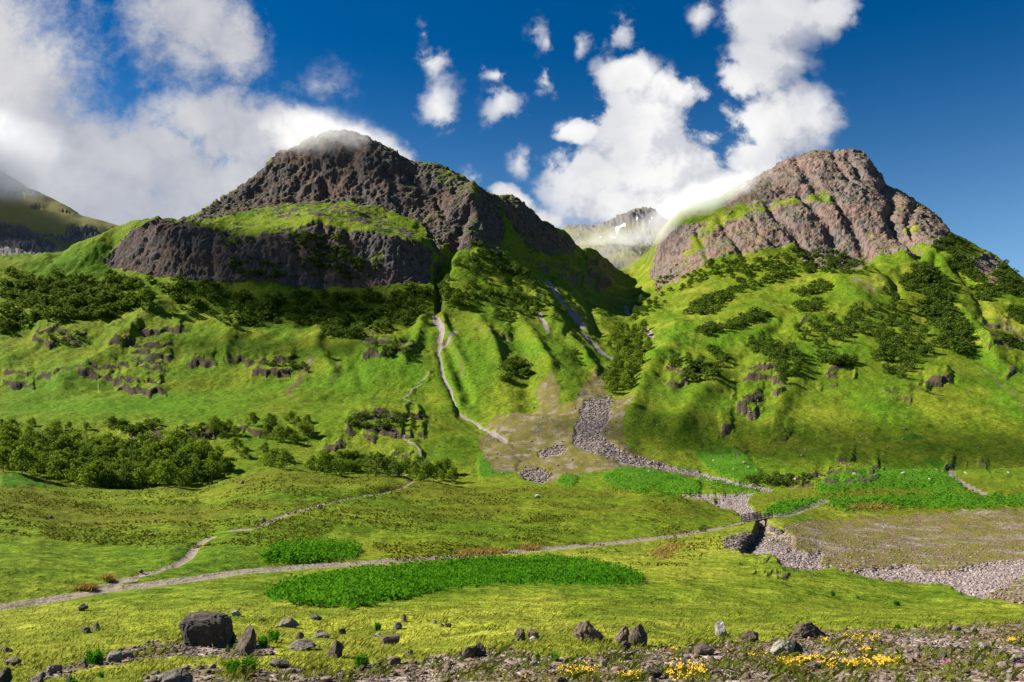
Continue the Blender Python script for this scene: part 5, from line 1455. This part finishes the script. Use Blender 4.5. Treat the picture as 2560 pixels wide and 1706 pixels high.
B_(773, 804, 1536, 1549, 'g', "flat grey stone highest in the left half of the meadow", 56, hump)
B_(644, 662, 1546, 1555, 'b', "small brown stone left of the pinkish outcrop", 57)
B_(1013, 1034, 1624, 1640, 'b', "brown stone in the grass above the bottom rubble, below the long tipped boulder", 58, pear(.6))
B_(896, 913, 1662, 1678, 'd', "small black stone at the edge of the rubble below the bright fern", 59, pear(.5))
B_(965, 1003, 1642, 1662, 'b', "flat topped brown stone at the rubble edge", 60, slabby)
B_(1284, 1314, 1572, 1602, 'b', "left of a pair of brown boulders in the middle of the field", 61, pear(.85, .1), cuts=8)
B_(1315, 1348, 1575, 1601, 'b', "right of a pair of brown boulders in the middle of the field", 62, pear(.7, .2))
B_(1324, 1346, 1592, 1603, 'w', "small whitish stone in front of the pair of brown boulders", 63, hump)
B_(1435, 1512, 1556, 1604, 'b', "big wedge boulder sloping down to the right in the field", 64, wedge, cuts=9, round_=.6)
B_(1531, 1576, 1569, 1608, 'b', "grey brown pointed boulder left in the close pair beside the wedge", 65, pear(.5, .35), cuts=8)
B_(1567, 1622, 1566, 1617, 'b', "tallest dark brown boulder right in the close pair beside the wedge", 66, pear(.55, .15), cuts=8, round_=.6)
B_(1552, 1579, 1604, 1626, 'd', "small dark boulder in front of the close pair", 67)
B_(1789, 1820, 1556, 1592, 'w', "knobbly whitish stone with dark hollows standing alone in the field", 68, pear(1.0), cuts=14, round_=.4)
B_(1854, 1904, 1579, 1607, 'm', "mossy brown domed boulder behind the rubble", 69, pear(.7))
B_(1738, 1785, 1614, 1638, 'd', "flat dark boulder at the rubble edge", 70, slabby)
B_(1605, 1660, 1672, 1698, 'd', "dark jagged stone among the yellow flowers at the bottom", 71, cuts=14, round_=.35)
B_(1392, 1424, 1694, 1716, 'd', "dark stone at the bottom edge below the yellow flowers", 72)
B_(1982, 2069, 1559, 1596, 'b', "long humped boulder rising over the rubble at the right", 73, hump, cuts=9)
B_(1930, 1990, 1602, 1643, 'l', "pale green rounded boulder in the rubble", 74, pear(.8), cuts=6, round_=.7)
B_(1966, 2012, 1600, 1638, 'd', "dark slab leaning on the pale green boulder", 75, wedge, depth=.7)
B_(2194, 2212, 1598, 1617, 'd', "upright dark stone amid the rubble right of the yellow patches", 76, pear(.6))
B_(2161, 2185, 1610, 1626, 'g', "grey domed stone left of the upright dark stone in the rubble", 77, hump)
B_(2385, 2413, 1614, 1632, 'p', "dark red stone in the rubble at the right", 78)
B_(2426, 2446, 1566, 1581, 'g', "pointed grey stone on the skyline of the rubble at the right", 79, pear(.5))
B_(2533, 2568, 1638, 1658, 'g', "rounded grey stone cut by the right edge", 80)
B_(2274, 2292, 1642, 1656, 'p', "pink stone beside the green tuft at the bottom right", 81)
B_(2288, 2304, 1632, 1646, 'p', "pale pink stone just behind the pink one at the bottom right", 82)
B_(2449, 2480, 1607, 1626, 'g', "grey slab right of the dark red stone", 83, slabby)
B_(2346, 2372, 1630, 1646, 'g', "grey flat stone left of the dark red stone", 84, hump)
B_(1660, 1690, 1700, 1712, 'g', "grey stone at the bottom edge under the flower cushion", 85)
B_(1618, 1645, 1690, 1706, 'p', "pinkish pale stone below the dark jagged one", 86)
B_(1500, 1520, 1648, 1668, 'g', "blocky grey stone inside the bottom rubble left of the flowers", 87, slabby)
B_(2020, 2060, 1655, 1672, 'g', "small grey stone at the edge of the largest flower bed", 88)
B_(343, 357, 1424, 1433, 'b', "brown stone on the verge between the track and the footpath", 89)
B_(792, 806, 1262, 1274, 'p', "pale pink rock beside the footpath bend on the knolls", 90)
B_(652, 664, 1294, 1304, 'g', "pale grey rock beside the footpath on the heath", 91)
B_(370, 384, 1334, 1341, 'g', "small pale rock in the heath left of the footpath", 92)
B_(598, 610, 1202, 1210, 'b', "small rock on the flank of the round knoll", 93)
B_(120, 132, 1290, 1297, 'b', "small brown rock far left in the heath", 94)
B_(1337, 1352, 1237, 1245, 'w', "whitish rock on the crest of the brown knoll", 95)
B_(885, 895, 1288, 1296, 'b', "tan rock on the heath right of the footpath", 96)

# loose stones of the rubble: the largest ones singly, the rest as one mass
SV = [rock_shape(900 + i, 1, 8, .45)[0] for i in range(10)]
SME = {}
for i in range(10):
    for c in 'gbpxd':
        SME[i, c] = np_mesh("stone", SV[i] * np.array((.5, .42, .33)), ICO[1][1], STONES[c], False)
RM = Map(); RM.a = RUB0
n_big = 0
r_ = random.Random(5)
spots = []
while n_big < 270:
    x, y = r_.uniform(0, 2560), 1560 + 146 * r_.random() ** .7
    if RM.at(np.array(x), np.array(y)) < .5 or any(abs(x - a) < 17 and abs(y - b) < 9 for a, b in spots):
        continue
    spots.append((x, y))
    p = put(x, y)
    wpx = r_.choice((12, 13, 14, 15, 17, 19, 22, 27)) * (.75 + .4 * (y - 1560) / 146)
    s_ = wpx / F * p[1]
    c = r_.choice('gbbbpxxbdg')
    o = link("loose_stone", SME[r_.randrange(10), c], None, (p[0], p[1], p[2] + .10 * s_))
    o.rotation_euler = (r_.uniform(-.3, .3), r_.uniform(-.3, .3), r_.uniform(0, 6.28))
    zs = r_.uniform(.75, 1.3)
    o.scale = (s_, s_, s_ * zs)
    nm = {'g': 'grey', 'b': 'brown', 'p': 'pink', 'x': 'pale', 'd': 'dark'}[c]
    ref = min((q_ for q_ in NAMED if q_[1] > 1555), key=lambda q_: np.hypot(q_[0] - x, (q_[1] - y) * 2))
    dx_, dy_ = x - ref[0], y - ref[1]
    rel = ("in front of" if dy_ > 0 else "behind") if abs(dx_) < 14 + 2 * abs(dy_) * .5 else (("just " if abs(dx_) < 60 else "some way ") + ("right of" if dx_ > 0 else "left of"))
    tag(o, "%s %s %s loose stone %s the %s" % ("tiny" if wpx < 12 else ("small" if wpx < 16 else "larger"), "flat" if zs < .92 else ("upright" if zs > 1.13 else "blocky"), nm, rel, ref[2]), "stone", "loose stones of the rubble banks")
    n_big += 1


def scatter(P0, size, seed, mat, name, label, base=0):
    r = np.random.default_rng(seed)
    n = len(P0)
    Vb, Fb = ICO[base]
    Vb = np.stack([rock_shape(700 + i, base, 6, .45)[0] for i in range(8)])
    pick = r.integers(0, 8, n)
    th = r.uniform(0, 6.28, n)
    sc = np.stack([np.ones(n), .6 + .4 * r.random(n), .45 + .4 * r.random(n)], 1) * (size / 2)[:, None]
    v = Vb[pick] * sc[:, None, :]
    tl = r.normal(size=n) * .35
    v = np.stack([v[..., 0] * np.cos(tl)[:, None] - v[..., 2] * np.sin(tl)[:, None], v[..., 1], v[..., 0] * np.sin(tl)[:, None] + v[..., 2] * np.cos(tl)[:, None]], -1)
    v = np.stack([v[..., 0] * np.cos(th)[:, None] - v[..., 1] * np.sin(th)[:, None], v[..., 0] * np.sin(th)[:, None] + v[..., 1] * np.cos(th)[:, None], v[..., 2]], -1)
    v = v + P0[:, None, :] + np.stack([0 * size, 0 * size, size * .12], 1)[:, None, :]
    fc = (Fb[None] + (np.arange(n) * len(Vb[0]))[:, None, None]).reshape(-1, 3)
    me = np_mesh(name, v.reshape(-1, 3), fc, mat, False)
    cl = me.attributes.new("tone", 'FLOAT', 'POINT')
    cl.data.foreach_set("value", np.repeat(r.random(n), len(Vb[0])).astype(np.float32))
    return tag(link(name, me), label, None, None, "stuff")


def tone_stone(name, a, b, c_, rough=.9):
    m_, t, out = material(name)
    tn = t.attr("tone").outputs['Fac']
    P = t.new('ShaderNodeNewGeometry').outputs['Position']
    n = t.noise(P, 6, 4, .65)
    col = t.mix(tn, a, b)
    col = t.mix(t.math('MULTIPLY', t.step(t.math('FRACT', t.math('MULTIPLY', tn, 7.3)), .6, .9), .8), col, c_)
    col = t.mix(1.0, col, t.mix(n, (.65, .65, .65), (1.35, 1.32, 1.3)), 'MULTIPLY')
    bs = t.new('ShaderNodeBsdfPrincipled')
    t.put(bs.inputs['Base Color'], col)
    bs.inputs['Roughness'].default_value = rough
    bs.inputs['Specular IOR Level'].default_value = .2
    t.l.new(bs.outputs[0], out.inputs[0])
    return m_


RUBM = tone_stone("rubble_stone", (.075, .054, .042), (.205, .160, .132), (.19, .105, .08))
RIVM = tone_stone("river_stone", (.125, .100, .094), (.285, .240, .226), (.21, .16, .145))
SCRM = tone_stone("scree_stone", (.085, .066, .06), (.26, .215, .195), (.15, .11, .095))
x = rng.uniform(-20, 2580, 30000); y = 1560 + 150 * rng.random(30000)
k_ = RM.at(x, y) > .5
x, y = x[k_][:7000], y[k_][:7000]
pp = np.array([put(a, b) for a, b in zip(x, y)], np.float32)
sz = (2.2 + 7.5 * rng.random(len(pp)) ** 2.5) / F * pp[:, 1]
scatter(pp, sz.astype(np.float32) * 1.2, 31, RUBM, "rubble", "small broken stones filling the rubble banks in front", 1 if False else 0)
GM = Map(); GM.a = GRAV.a
x, y = in_map(GM, 60000, 1650, 2600, 1150, 1505, .45, 33)
x, y = x[:8500], y[:8500]
pp = np.array([put(a, b) for a, b in zip(x, y)], np.float32)
sz = (.14 + .36 * rng.random(len(pp)) ** 2.5) * (.6 + pp[:, 1] / 260)
scatter(pp, sz.astype(np.float32), 34, RIVM, "river_stones", "pale stones paving the dry riverbed")
x, y = in_map(GM, 60000, 1280, 1660, 985, 1215, .45, 35)
x, y = x[:3600], y[:3600]
pp = np.array([put(a, b) for a, b in zip(x, y)], np.float32)
sz = (.6 + 1.3 * rng.random(len(pp)) ** 2)
scatter(pp, sz.astype(np.float32), 36, SCRM, "scree_stones", "jumbled grey boulders of the scree below the gorge")
BM = Map(); BM.a = BROWN.a
x, y = in_map(BM, 30000, 1900, 2600, 1262, 1520, .5, 37)
x, y = x[:3500], y[:3500]
pp = np.array([put(a, b) for a, b in zip(x, y)], np.float32)
sz = (.15 + .35 * rng.random(len(pp)) ** 2)
scatter(pp, sz.astype(np.float32), 38, RUBM, "flood_stones", "dull stones strewn over the brown flats right of the river")
# pale stones dotted over the hillsides
x = rng.uniform(900, 2560, 900); y = rng.uniform(840, 1200, 900)
pp = np.array([put(a, b) for a, b in zip(x, y)], np.float32)
scatter(pp, (.5 + 1.5 * rng.random(len(pp)) ** 3).astype(np.float32), 39, SCRM, "hillside_stones", "grey stones dotted over the hillside grass")


# ------------------------------------------------------------------ ferns and flowers
def fern_mesh(name, seed, n=26, spread_=.45):
    r = np.random.default_rng(seed)
    V, Fq = [], []
    for i in range(n):
        th = r.uniform(0, 6.28)
        d = np.array((math.cos(th), math.sin(th), 0)); sd = np.array((-d[1], d[0], 0))
        L, ln = .75 + .35 * r.random(), spread_ * (.25 + .9 * r.random())
        base = np.array((r.normal() * .12, r.normal() * .12, 0))
        m_ = 7
        prev = None
        for k in range(m_ + 1):
            s = k / m_
            c = base + d * (ln * s ** 1.6) * L + np.array((0, 0, 1)) * L * (s - .38 * s ** 3 * ln / .45)
            wd = .10 * math.sin(min(1, .12 + s * .95) * math.pi) ** .8 + .004
            if prev is not None:
                pc, pw = prev
                for sg in (-1, 1):      # a pair of leaflets per step, drooping
                    i0 = len(V)
                    V.extend([pc, pc * .4 + c * .6, c + sd * sg * wd - np.array((0, 0, wd * .35)) + d * .02, pc * .7 + c * .3 + sd * sg * wd * .8 - np.array((0, 0, wd * .3))])
                    Fq.append((i0, i0 + 1, i0 + 2, i0 + 3))
            prev = (c, wd)
    return np_mesh(name, np.array(V), np.array(Fq), FERN, False)


FERNS = [fern_mesh("fern", 60 + i, 44, .38 + .1 * (i % 2)) for i in range(4)]
for i, (x0, x1, yt, yb, lb) in enumerate(((212, 264, 1614, 1660, "dark green fern clump at the left end of the rubble mound"), (266, 300, 1622, 1642, "paler low fern just right of the dark fern clump"),
                                          (604, 642, 1632, 1680, "right half of the bright fern pair in front of the tall pointed boulder"), (552, 606, 1640, 1682, "left half of the bright fern pair in front of the tall pointed boulder"),
                                          (640, 676, 1582, 1616, "dark fern behind the rubble to the right of the tall pointed boulder"), (664, 704, 1566, 1606, "bright fern topping the slope right of the tall pointed boulder"),
                                          (931, 955, 1549, 1577, "round compact fern alone in the meadow"), (883, 922, 1624, 1668, "bright green fern bush above the bottom rubble near the middle"),
                                          (1374, 1400, 1624, 1654, "upright green fern at the rubble edge"), (1336, 1354, 1622, 1652, "thin darker fern left of the upright one at the rubble edge"),
                                          (2234, 2254, 1556, 1572, "small yellow-green fern on the grass at the right"), (2284, 2294, 1556, 1570, "tiny yellow-green shoot on the grass at the right"),
                                          (240, 262, 1672, 1694, "lone small fern near the bottom left corner"), (1850, 1868, 1576, 1600, "thin yellow-green shoots beside the mossy boulder"),
                                          (170, 196, 1690, 1712, "pale green fern cut by the bottom edge at the left"), (2074, 2090, 1474, 1490, "dark green fern on the bare earth strip of the far field"),
                                          (2232, 2252, 1500, 1513, "dark green fern right of the bare earth strip in the far field"), (2140, 2150, 1486, 1498, "small fern at the end of the bare earth strip"))):
    p = put((x0 + x1) / 2, yb)
    e = link("fern", FERNS[i % 4], None, p - np.array((0, 0, .03)))
    hgt = (yb - yt) / F * p[1]
    w_ = (x1 - x0) / F * p[1] / .85
    e.scale = (w_, w_, hgt * 1.12)
    e.rotation_euler = (0, 0, i * 1.3)
    tag(e, lb, "fern")

FV, GV2 = [], []
for (x0, x1, y0, y1, n) in ((1936, 2065, 1645, 1670, 1900), (2030, 2170, 1654, 1674, 1700), (2155, 2258, 1644, 1672, 1900), (2098, 2205, 1588, 1609, 700), (2144, 2180, 1623, 1637, 280), (2050, 2082, 1600, 1610, 160),
                            (2515, 2565, 1599, 1613, 300), (1388, 1505, 1668, 1696, 1000), (1540, 1612, 1688, 1706, 800), (1660, 1772, 1660, 1706, 2200), (1866, 1920, 1636, 1648, 260), (1674, 1700, 1628, 1636, 80), (2070, 2120, 1636, 1645, 120), (1410, 1430, 1652, 1660, 60), (1250, 1330, 1690, 1706, 60), (2080, 2090, 1586, 1592, 40)):
    cx_, cy_ = (x0 + x1) / 2, (y0 + y1) / 2
    x = cx_ + (x1 - x0) / 2 * rng.uniform(-1, 1, n) * np.sqrt(rng.random(n)) ** .5; y = cy_ + (y1 - y0) / 2 * np.clip(rng.normal(size=n) * .5, -1.2, 1.2)
    k_ = (fbm(x / 14, y / 6, 0.2 + 0 * x, 71, 2) > .02) & (rng.random(n) < .75)
    x, y = x[k_], y[k_]
    pp = np.array([put(a, b) for a, b in zip(x, y)], np.float32)
    if not len(pp):
        continue
    FV.append(pp + np.array((0, 0, .07), np.float32) + np.stack([0 * x, 0 * x, rng.random(len(x)) * .06], 1).astype(np.float32))
    GV2.append(pp[::1])
x = rng.uniform(1300, 2560, 900); y = rng.uniform(1530, 1706, 900)
k_ = (perlin(x / 60, y / 30, .4, 72) > .12)
pp = np.array([put(a, b) for a, b in zip(x[k_], y[k_])], np.float32)
FV.append(pp + np.array((0, 0, .16), np.float32))
FV = np.concatenate(FV)


def petals(P0, size, seed):
    r = np.random.default_rng(seed)
    n = len(P0)
    nn = r.normal(size=(n, 3)) * .5 + np.array((-.1, -.45, .8)); nn /= np.linalg.norm(nn, axis=1)[:, None]
    a = np.cross(nn, r.normal(size=(n, 3))); a /= np.linalg.norm(a, axis=1)[:, None]
    b = np.cross(nn, a)
    s = (size * (.6 + .8 * r.random(n)))[:, None]
    return np.stack([P0 - a * s, P0 - b * s * .8 + nn * s * .3, P0 + a * s, P0 + b * s * .8 + nn * s * .3], 1).reshape(-1, 3).astype(np.float32)


VV = petals(FV, np.full(len(FV), .0155), 73)
tag(link("yellow_flowers", np_mesh("yellow_flowers", VV, np.arange(len(VV)).reshape(-1, 4), FLOWER, False)), "mats of small yellow flowers in the rubble at the bottom right", None, None, "stuff")
pk = np.array([put(a, b) + np.array((0, 0, .08)) for a, b in zip(rng.normal(2362, 8, 50), rng.normal(1661, 3, 50))] + [put(a, b) + np.array((0, 0, .08)) for a, b in zip(rng.normal(2548, 8, 30), rng.normal(1668, 3, 30))])
VV = petals(pk, np.full(len(pk), .018), 74)
tag(link("pink_flowers", np_mesh("pink_flowers", VV, np.arange(len(VV)).reshape(-1, 4), PINKF, False)), "few mauve pink flowers among the stones at the bottom right", None, None, "stuff")
# the greenery among the stones: mats under the flowers, grass between
GV2 = np.concatenate(GV2)
x = rng.uniform(300, 2580, 16000); y = 1560 + 150 * rng.random(16000)
gm = (RM.at(x, y) > .4) & (fbm(x / 90, y / 28, 0 * x, 81, 3) > .20 - .16 * (x > 1150))
pp = np.array([put(a, b) for a, b in zip(x[gm], y[gm])], np.float32)
GREENB = leaf_material("green_blades", (.045, .080, .008), (.16, .175, .022), .45, rnd=False)
hg = np.concatenate([np.full(len(GV2), .085), .11 + .16 * rng.random(len(pp)) ** 2])
VV = blades(np.concatenate([GV2, pp]), hg, np.full(len(hg), .007), 82, .8)
tag(link("bank_grass", np_mesh("bank_grass", VV, np.arange(len(VV)).reshape(-1, 4), GREENB, False)), "green grass and herbs growing between the rubble stones", None, None, "stuff")
# low olive heather and moss cushions
x = rng.uniform(560, 2580, 9000); y = 1575 + 131 * rng.random(9000)
gm = (RM.at(x, y) > .4) & (fbm(x / 60, y / 25, 0 * x, 91, 3) > .16)
pp = np.array([put(a, b) for a, b in zip(x[gm], y[gm])], np.float32)
HEA = leaf_material("heather_sprigs", (.060, .050, .016), (.150, .105, .035), .3, rnd=False)
VV = leaf_cloud(pp, np.full(len(pp), .11, np.float32), 1.0, 92, .5)
tag(link("heather", np_mesh("heather", VV, np.arange(len(VV)).reshape(-1, 4), HEA, False)), "brownish heather and moss between the rubble stones", None, None, "stuff")


# ------------------------------------------------------------------ bridges
WOOD, t_, o_ = material("weathered_timber")
b_ = t_.new('ShaderNodeBsdfPrincipled')
P_ = t_.new('ShaderNodeTexCoord').outputs['Object']
t_.put(b_.inputs['Base Color'], t_.mix(t_.noise(t_.mapping(P_, scale=(1, 14, 14)), 1.5, 4, .6), (.030, .020, .015), (.085, .062, .048)))
b_.inputs['Roughness'].default_value = .85
t_.l.new(b_.outputs[0], o_.inputs[0])
METAL, t_, o_ = material("dark_painted_metal")
b_ = t_.new('ShaderNodeBsdfPrincipled')
P_ = t_.new('ShaderNodeTexCoord').outputs['Object']
t_.put(b_.inputs['Base Color'], t_.mix(t_.noise(P_, 5, 4, .6), (.03, .03, .032), (.10, .095, .09)))
b_.inputs['Roughness'].default_value = .6; b_.inputs['Metallic'].default_value = .3
t_.l.new(b_.outputs[0], o_.inputs[0])


def box(V, Fc, c, s, taper=0):
    i0 = len(V)
    for dz in (-1, 1):
        for dx, dy in ((-1, -1), (1, -1), (1, 1), (-1, 1)):
            V.append((c[0] + dx * s[0] / 2, c[1] + dy * s[1] / 2, c[2] + dz * s[2] / 2))
    for f in ((3, 2, 1, 0), (4, 5, 6, 7), (0, 1, 5, 4), (1, 2, 6, 5), (2, 3, 7, 6), (3, 0, 4, 7)):
        Fc.append(tuple(i0 + k for k in f))


def box_part(name, c, s, mat, parent):
    V, Fc = [], []
    box(V, Fc, c, s)
    return link(name, np_mesh(name, np.array(V), np.array(Fc), mat, False), parent)


def bridge(name, p0, p1, width, mat, label, rails, rail_h, posts, plank=.24, over=.8, th=.3):
    p0, p1 = np.array(p0, float), np.array(p1, float)
    d = p1 - p0
    L = float(np.hypot(d[0], d[1]))
    e = bpy.data.objects.new(name, None)
    e.location = p0
    e.rotation_euler = (0, -math.atan2(d[2], L), math.atan2(d[1], d[0]))
    COL.objects.link(e)
    tag(e, label, "bridge")
    n = int((L + 2 * over) / plank)
    me = None
    for i in range(n):
        V, Fc = [], []
        if me is None:
            box(V, Fc, (0, 0, 0), (plank - .02, width, .07))
            me = np_mesh("plank", np.array(V), np.array(Fc), mat, False)
        o = link("plank", me, e, (-over + (i + .5) * plank, 0, 0))
    for s in (-1, 1):
        box_part("beam", (L / 2, s * (width / 2 - .35), -.035 - th / 2 - .003), (L + 2 * over, .22, th), mat, e)
        for k in range(posts):
            xk = -over + .1 + (L + 2 * over - .2) * k / (posts - 1)
            box_part("post", (xk, s * (width / 2 + .075), rail_h / 2 - .2), (.24, .2, rail_h + .45), mat, e)
        for z in rails:
            box_part("rail", (L / 2, s * (width / 2 + .075 - .13 * s * s), z), (L + 2 * over, .12, .18), mat, e)
    return e


a = put(1876, 1302); b = put(1902, 1297)
zdeck = (a[2] + b[2]) / 2 if abs(a[2] - b[2]) < 1.5 else a[2]
pa = np.array(PATHW[0][-1]); pb = np.array(PATHW[1][0])
pa = hit(1872, 1303); pb = hit(1912, 1295)
for q_ in (pa, pb):
    q_[2] += .14
bridge("footbridge", pa, pb, 3.0, WOOD, "wooden bridge with post and rail sides carrying the track over the stony river", (1.25, .85, .45), 1.3, 6)
# dry stone abutments
wallst = [np_mesh("stone", rock_shape(820 + i, 1, 8, .5)[0] * np.array((.5, .42, .36)), ICO[1][1], STONES['bgdx'[i % 4]], False) for i in range(8)]


def stone_wall(label, pts, hgt, seed, depth=.8):
    """a dry stone wall along pts (base line in m), every stone its own part"""
    r = random.Random(seed)
    e = bpy.data.objects.new("stone_wall", None)
    e.location = pts[0]
    COL.objects.link(e)
    tag(e, label, "wall")
    o0 = np.array(pts[0])
    V, Fc = [], []
    for a_, b_ in zip(pts[:-1], pts[1:]):
        a_, b_ = np.array(a_), np.array(b_)
        L = np.linalg.norm((b_ - a_)[:2])
        rows = int(hgt / .38)
        for k in range(rows):
            u = r.uniform(0, .3)
            while u < L:
                s = r.uniform(.42, .85)
                c = a_ + (b_ - a_) * min(1, u / L) - o0
                o = link("stone", wallst[r.randrange(8)], e, (c[0] + r.uniform(-.1, .1), c[1] + r.uniform(-.12, .12) + .12 * k * .3, c[2] + .18 + k * .38 + r.uniform(-.05, .05)))
                o.scale = (s * 1.15, s, s * r.uniform(.75, 1.0))
                o.rotation_euler = (r.uniform(-.2, .2), r.uniform(-.2, .2), r.uniform(0, 6.28))
                u += s * .85
    return e


def base_line(pts, n=6):
    out = []
    for (ax, ay), (bx, by) in zip(pts[:-1], pts[1:]):
        for i in range(n):
            out.append(put(ax + (bx - ax) * i / n, ay + (by - ay) * i / n) - np.array((0, 0, .15)))
    return out


bank = bpy.data.objects.new("stone_bank", None)
bank.location = put(1845, 1356)
COL.objects.link(bank)
tag(bank, "bank of stacked brown stones facing the river just left of the wooden bridge", "stone bank")
for i, (x, y) in enumerate(spread(STONEBANK, 110, 4.5, 77)):
    o = link("stone", wallst[i % 8], bank, put(x, y) - np.array(bank.location) + np.array((0, 0, .12)))
    s = random.uniform(.45, .95)
    o.scale = (s * 1.15, s, s * .9)
    o.rotation_euler = (random.uniform(-.3, .3), random.uniform(-.3, .3), random.uniform(0, 6.28))
stone_wall("dry stone abutment wall under the right end of the wooden bridge", base_line([(1926, 1326), (1942, 1332), (1962, 1340)], 3), 1.4, 4)
# the small metal bridge in the trees
fa = put(1054, 1196); fb = put(1074, 1176)
fa[2] += .4; fb = np.array((fa[0] + 4.2, fa[1] + 16, fa[2] + 2.0))
bridge("footbridge", fa, fb, 1.3, METAL, "small dark metal footbridge climbing into the trees at the end of the footpath", (1.15, .75, .35), 1.2, 9, .45)


# ------------------------------------------------------------------ mist clinging to the tops: real volumes
def mist(center, radii, rot, dens, label, scale, seed, thr=.42, soft=.3, col=(.97, .97, .98), name="mist"):
    V, Fc = ICO[3]
    me = np_mesh(name, V, Fc, [], True)
    m_, t, out = material("mist_vapour")
    P = t.new('ShaderNodeTexCoord').outputs['Object']
    W = t.mapping(P, loc=(seed * 3.1, seed * 1.7, 0), scale=tuple(r_ / scale for r_ in radii))
    n = t.noise(W, 1.0, 5, .6, .4)
    ln = t.vmath('LENGTH', P)
    fall = t.math('SUBTRACT', 1.0, ln, clamp=True)
    v = t.math('ADD', t.math('MULTIPLY', fall, 1.1), t.math('MULTIPLY', t.math('SUBTRACT', n, .5), 1.5))
    d = t.math('MULTIPLY', t.step(v, thr - soft, thr + soft), t.step(fall, 0, .25))
    pv = t.new('ShaderNodeVolumePrincipled')
    pv.inputs['Color'].default_value = (*col, 1)
    pv.inputs['Anisotropy'].default_value = .1
    t.put(pv.inputs['Density'], t.math('MULTIPLY', d, dens))
    t.l.new(pv.outputs[0], out.inputs['Volume'])
    me.materials.append(m_)
    o = link(name, me, None, center)
    o.scale = radii
    o.rotation_euler = (0, R(rot), 0)
    return tag(o, label, None, None, "stuff")


def at(px, py, Y):
    return np.array(((px - 1280) / F * Y, Y, (HY - py) / F * Y))


mist(at(790, 345, 1200), (105, 70, 48), 0, .012, "thin veil of mist round the summit of the left hill", 26, 1)
mist(at(1540, 600, 2500), (150, 120, 38), 0, .0045, "bank of mist below the snowy peak", 45, 2)
mist(at(1738, 514, 1430), (190, 80, 50), -24, .013, "tongue of mist spilling over the shoulder of the right hill", 40, 3)
mist(at(-680, 300, 2050), (1050, 240, 210), 8, .013, "grey cloud sitting on the far left hill", 170, 4, thr=.34, col=(.88, .89, .92))

# three clouds added out of sight up-sun to shade the crag and lower slopes
sd = np.array((math.sin(SUN_AZ) * math.cos(SUN_EL), math.cos(SUN_AZ) * math.cos(SUN_EL), math.sin(SUN_EL)))
mist(np.array((-235, 880, 180)) + sd * 1100, (155, 95, 58), 0, .020, "small unseen cloud added beyond the left edge to shade the crag and woods", 60, 5, thr=.34, name="cloud")
mist(np.array((230, 510, 0)) + sd * 1250, (260, 75, 60), 0, .009, "thin flat unseen cloud added nearer to shade the lower right slopes", 70, 6, thr=.36, name="cloud")

mist(at(1430, 640, 1900), (230, 300, 130), 0, .0007, "faint haze lying in the shaded side valley below the snowy peak", 150, 7, thr=.3)
mist(np.array((-190, 735, 75)) + sd * 1150, (190, 48, 36), 0, .011, "narrow unseen cloud streak added beyond the left edge to shade the left slope", 45, 8, thr=.36, name="cloud")  # unseen cloud added to lay a shaded band across the left slope
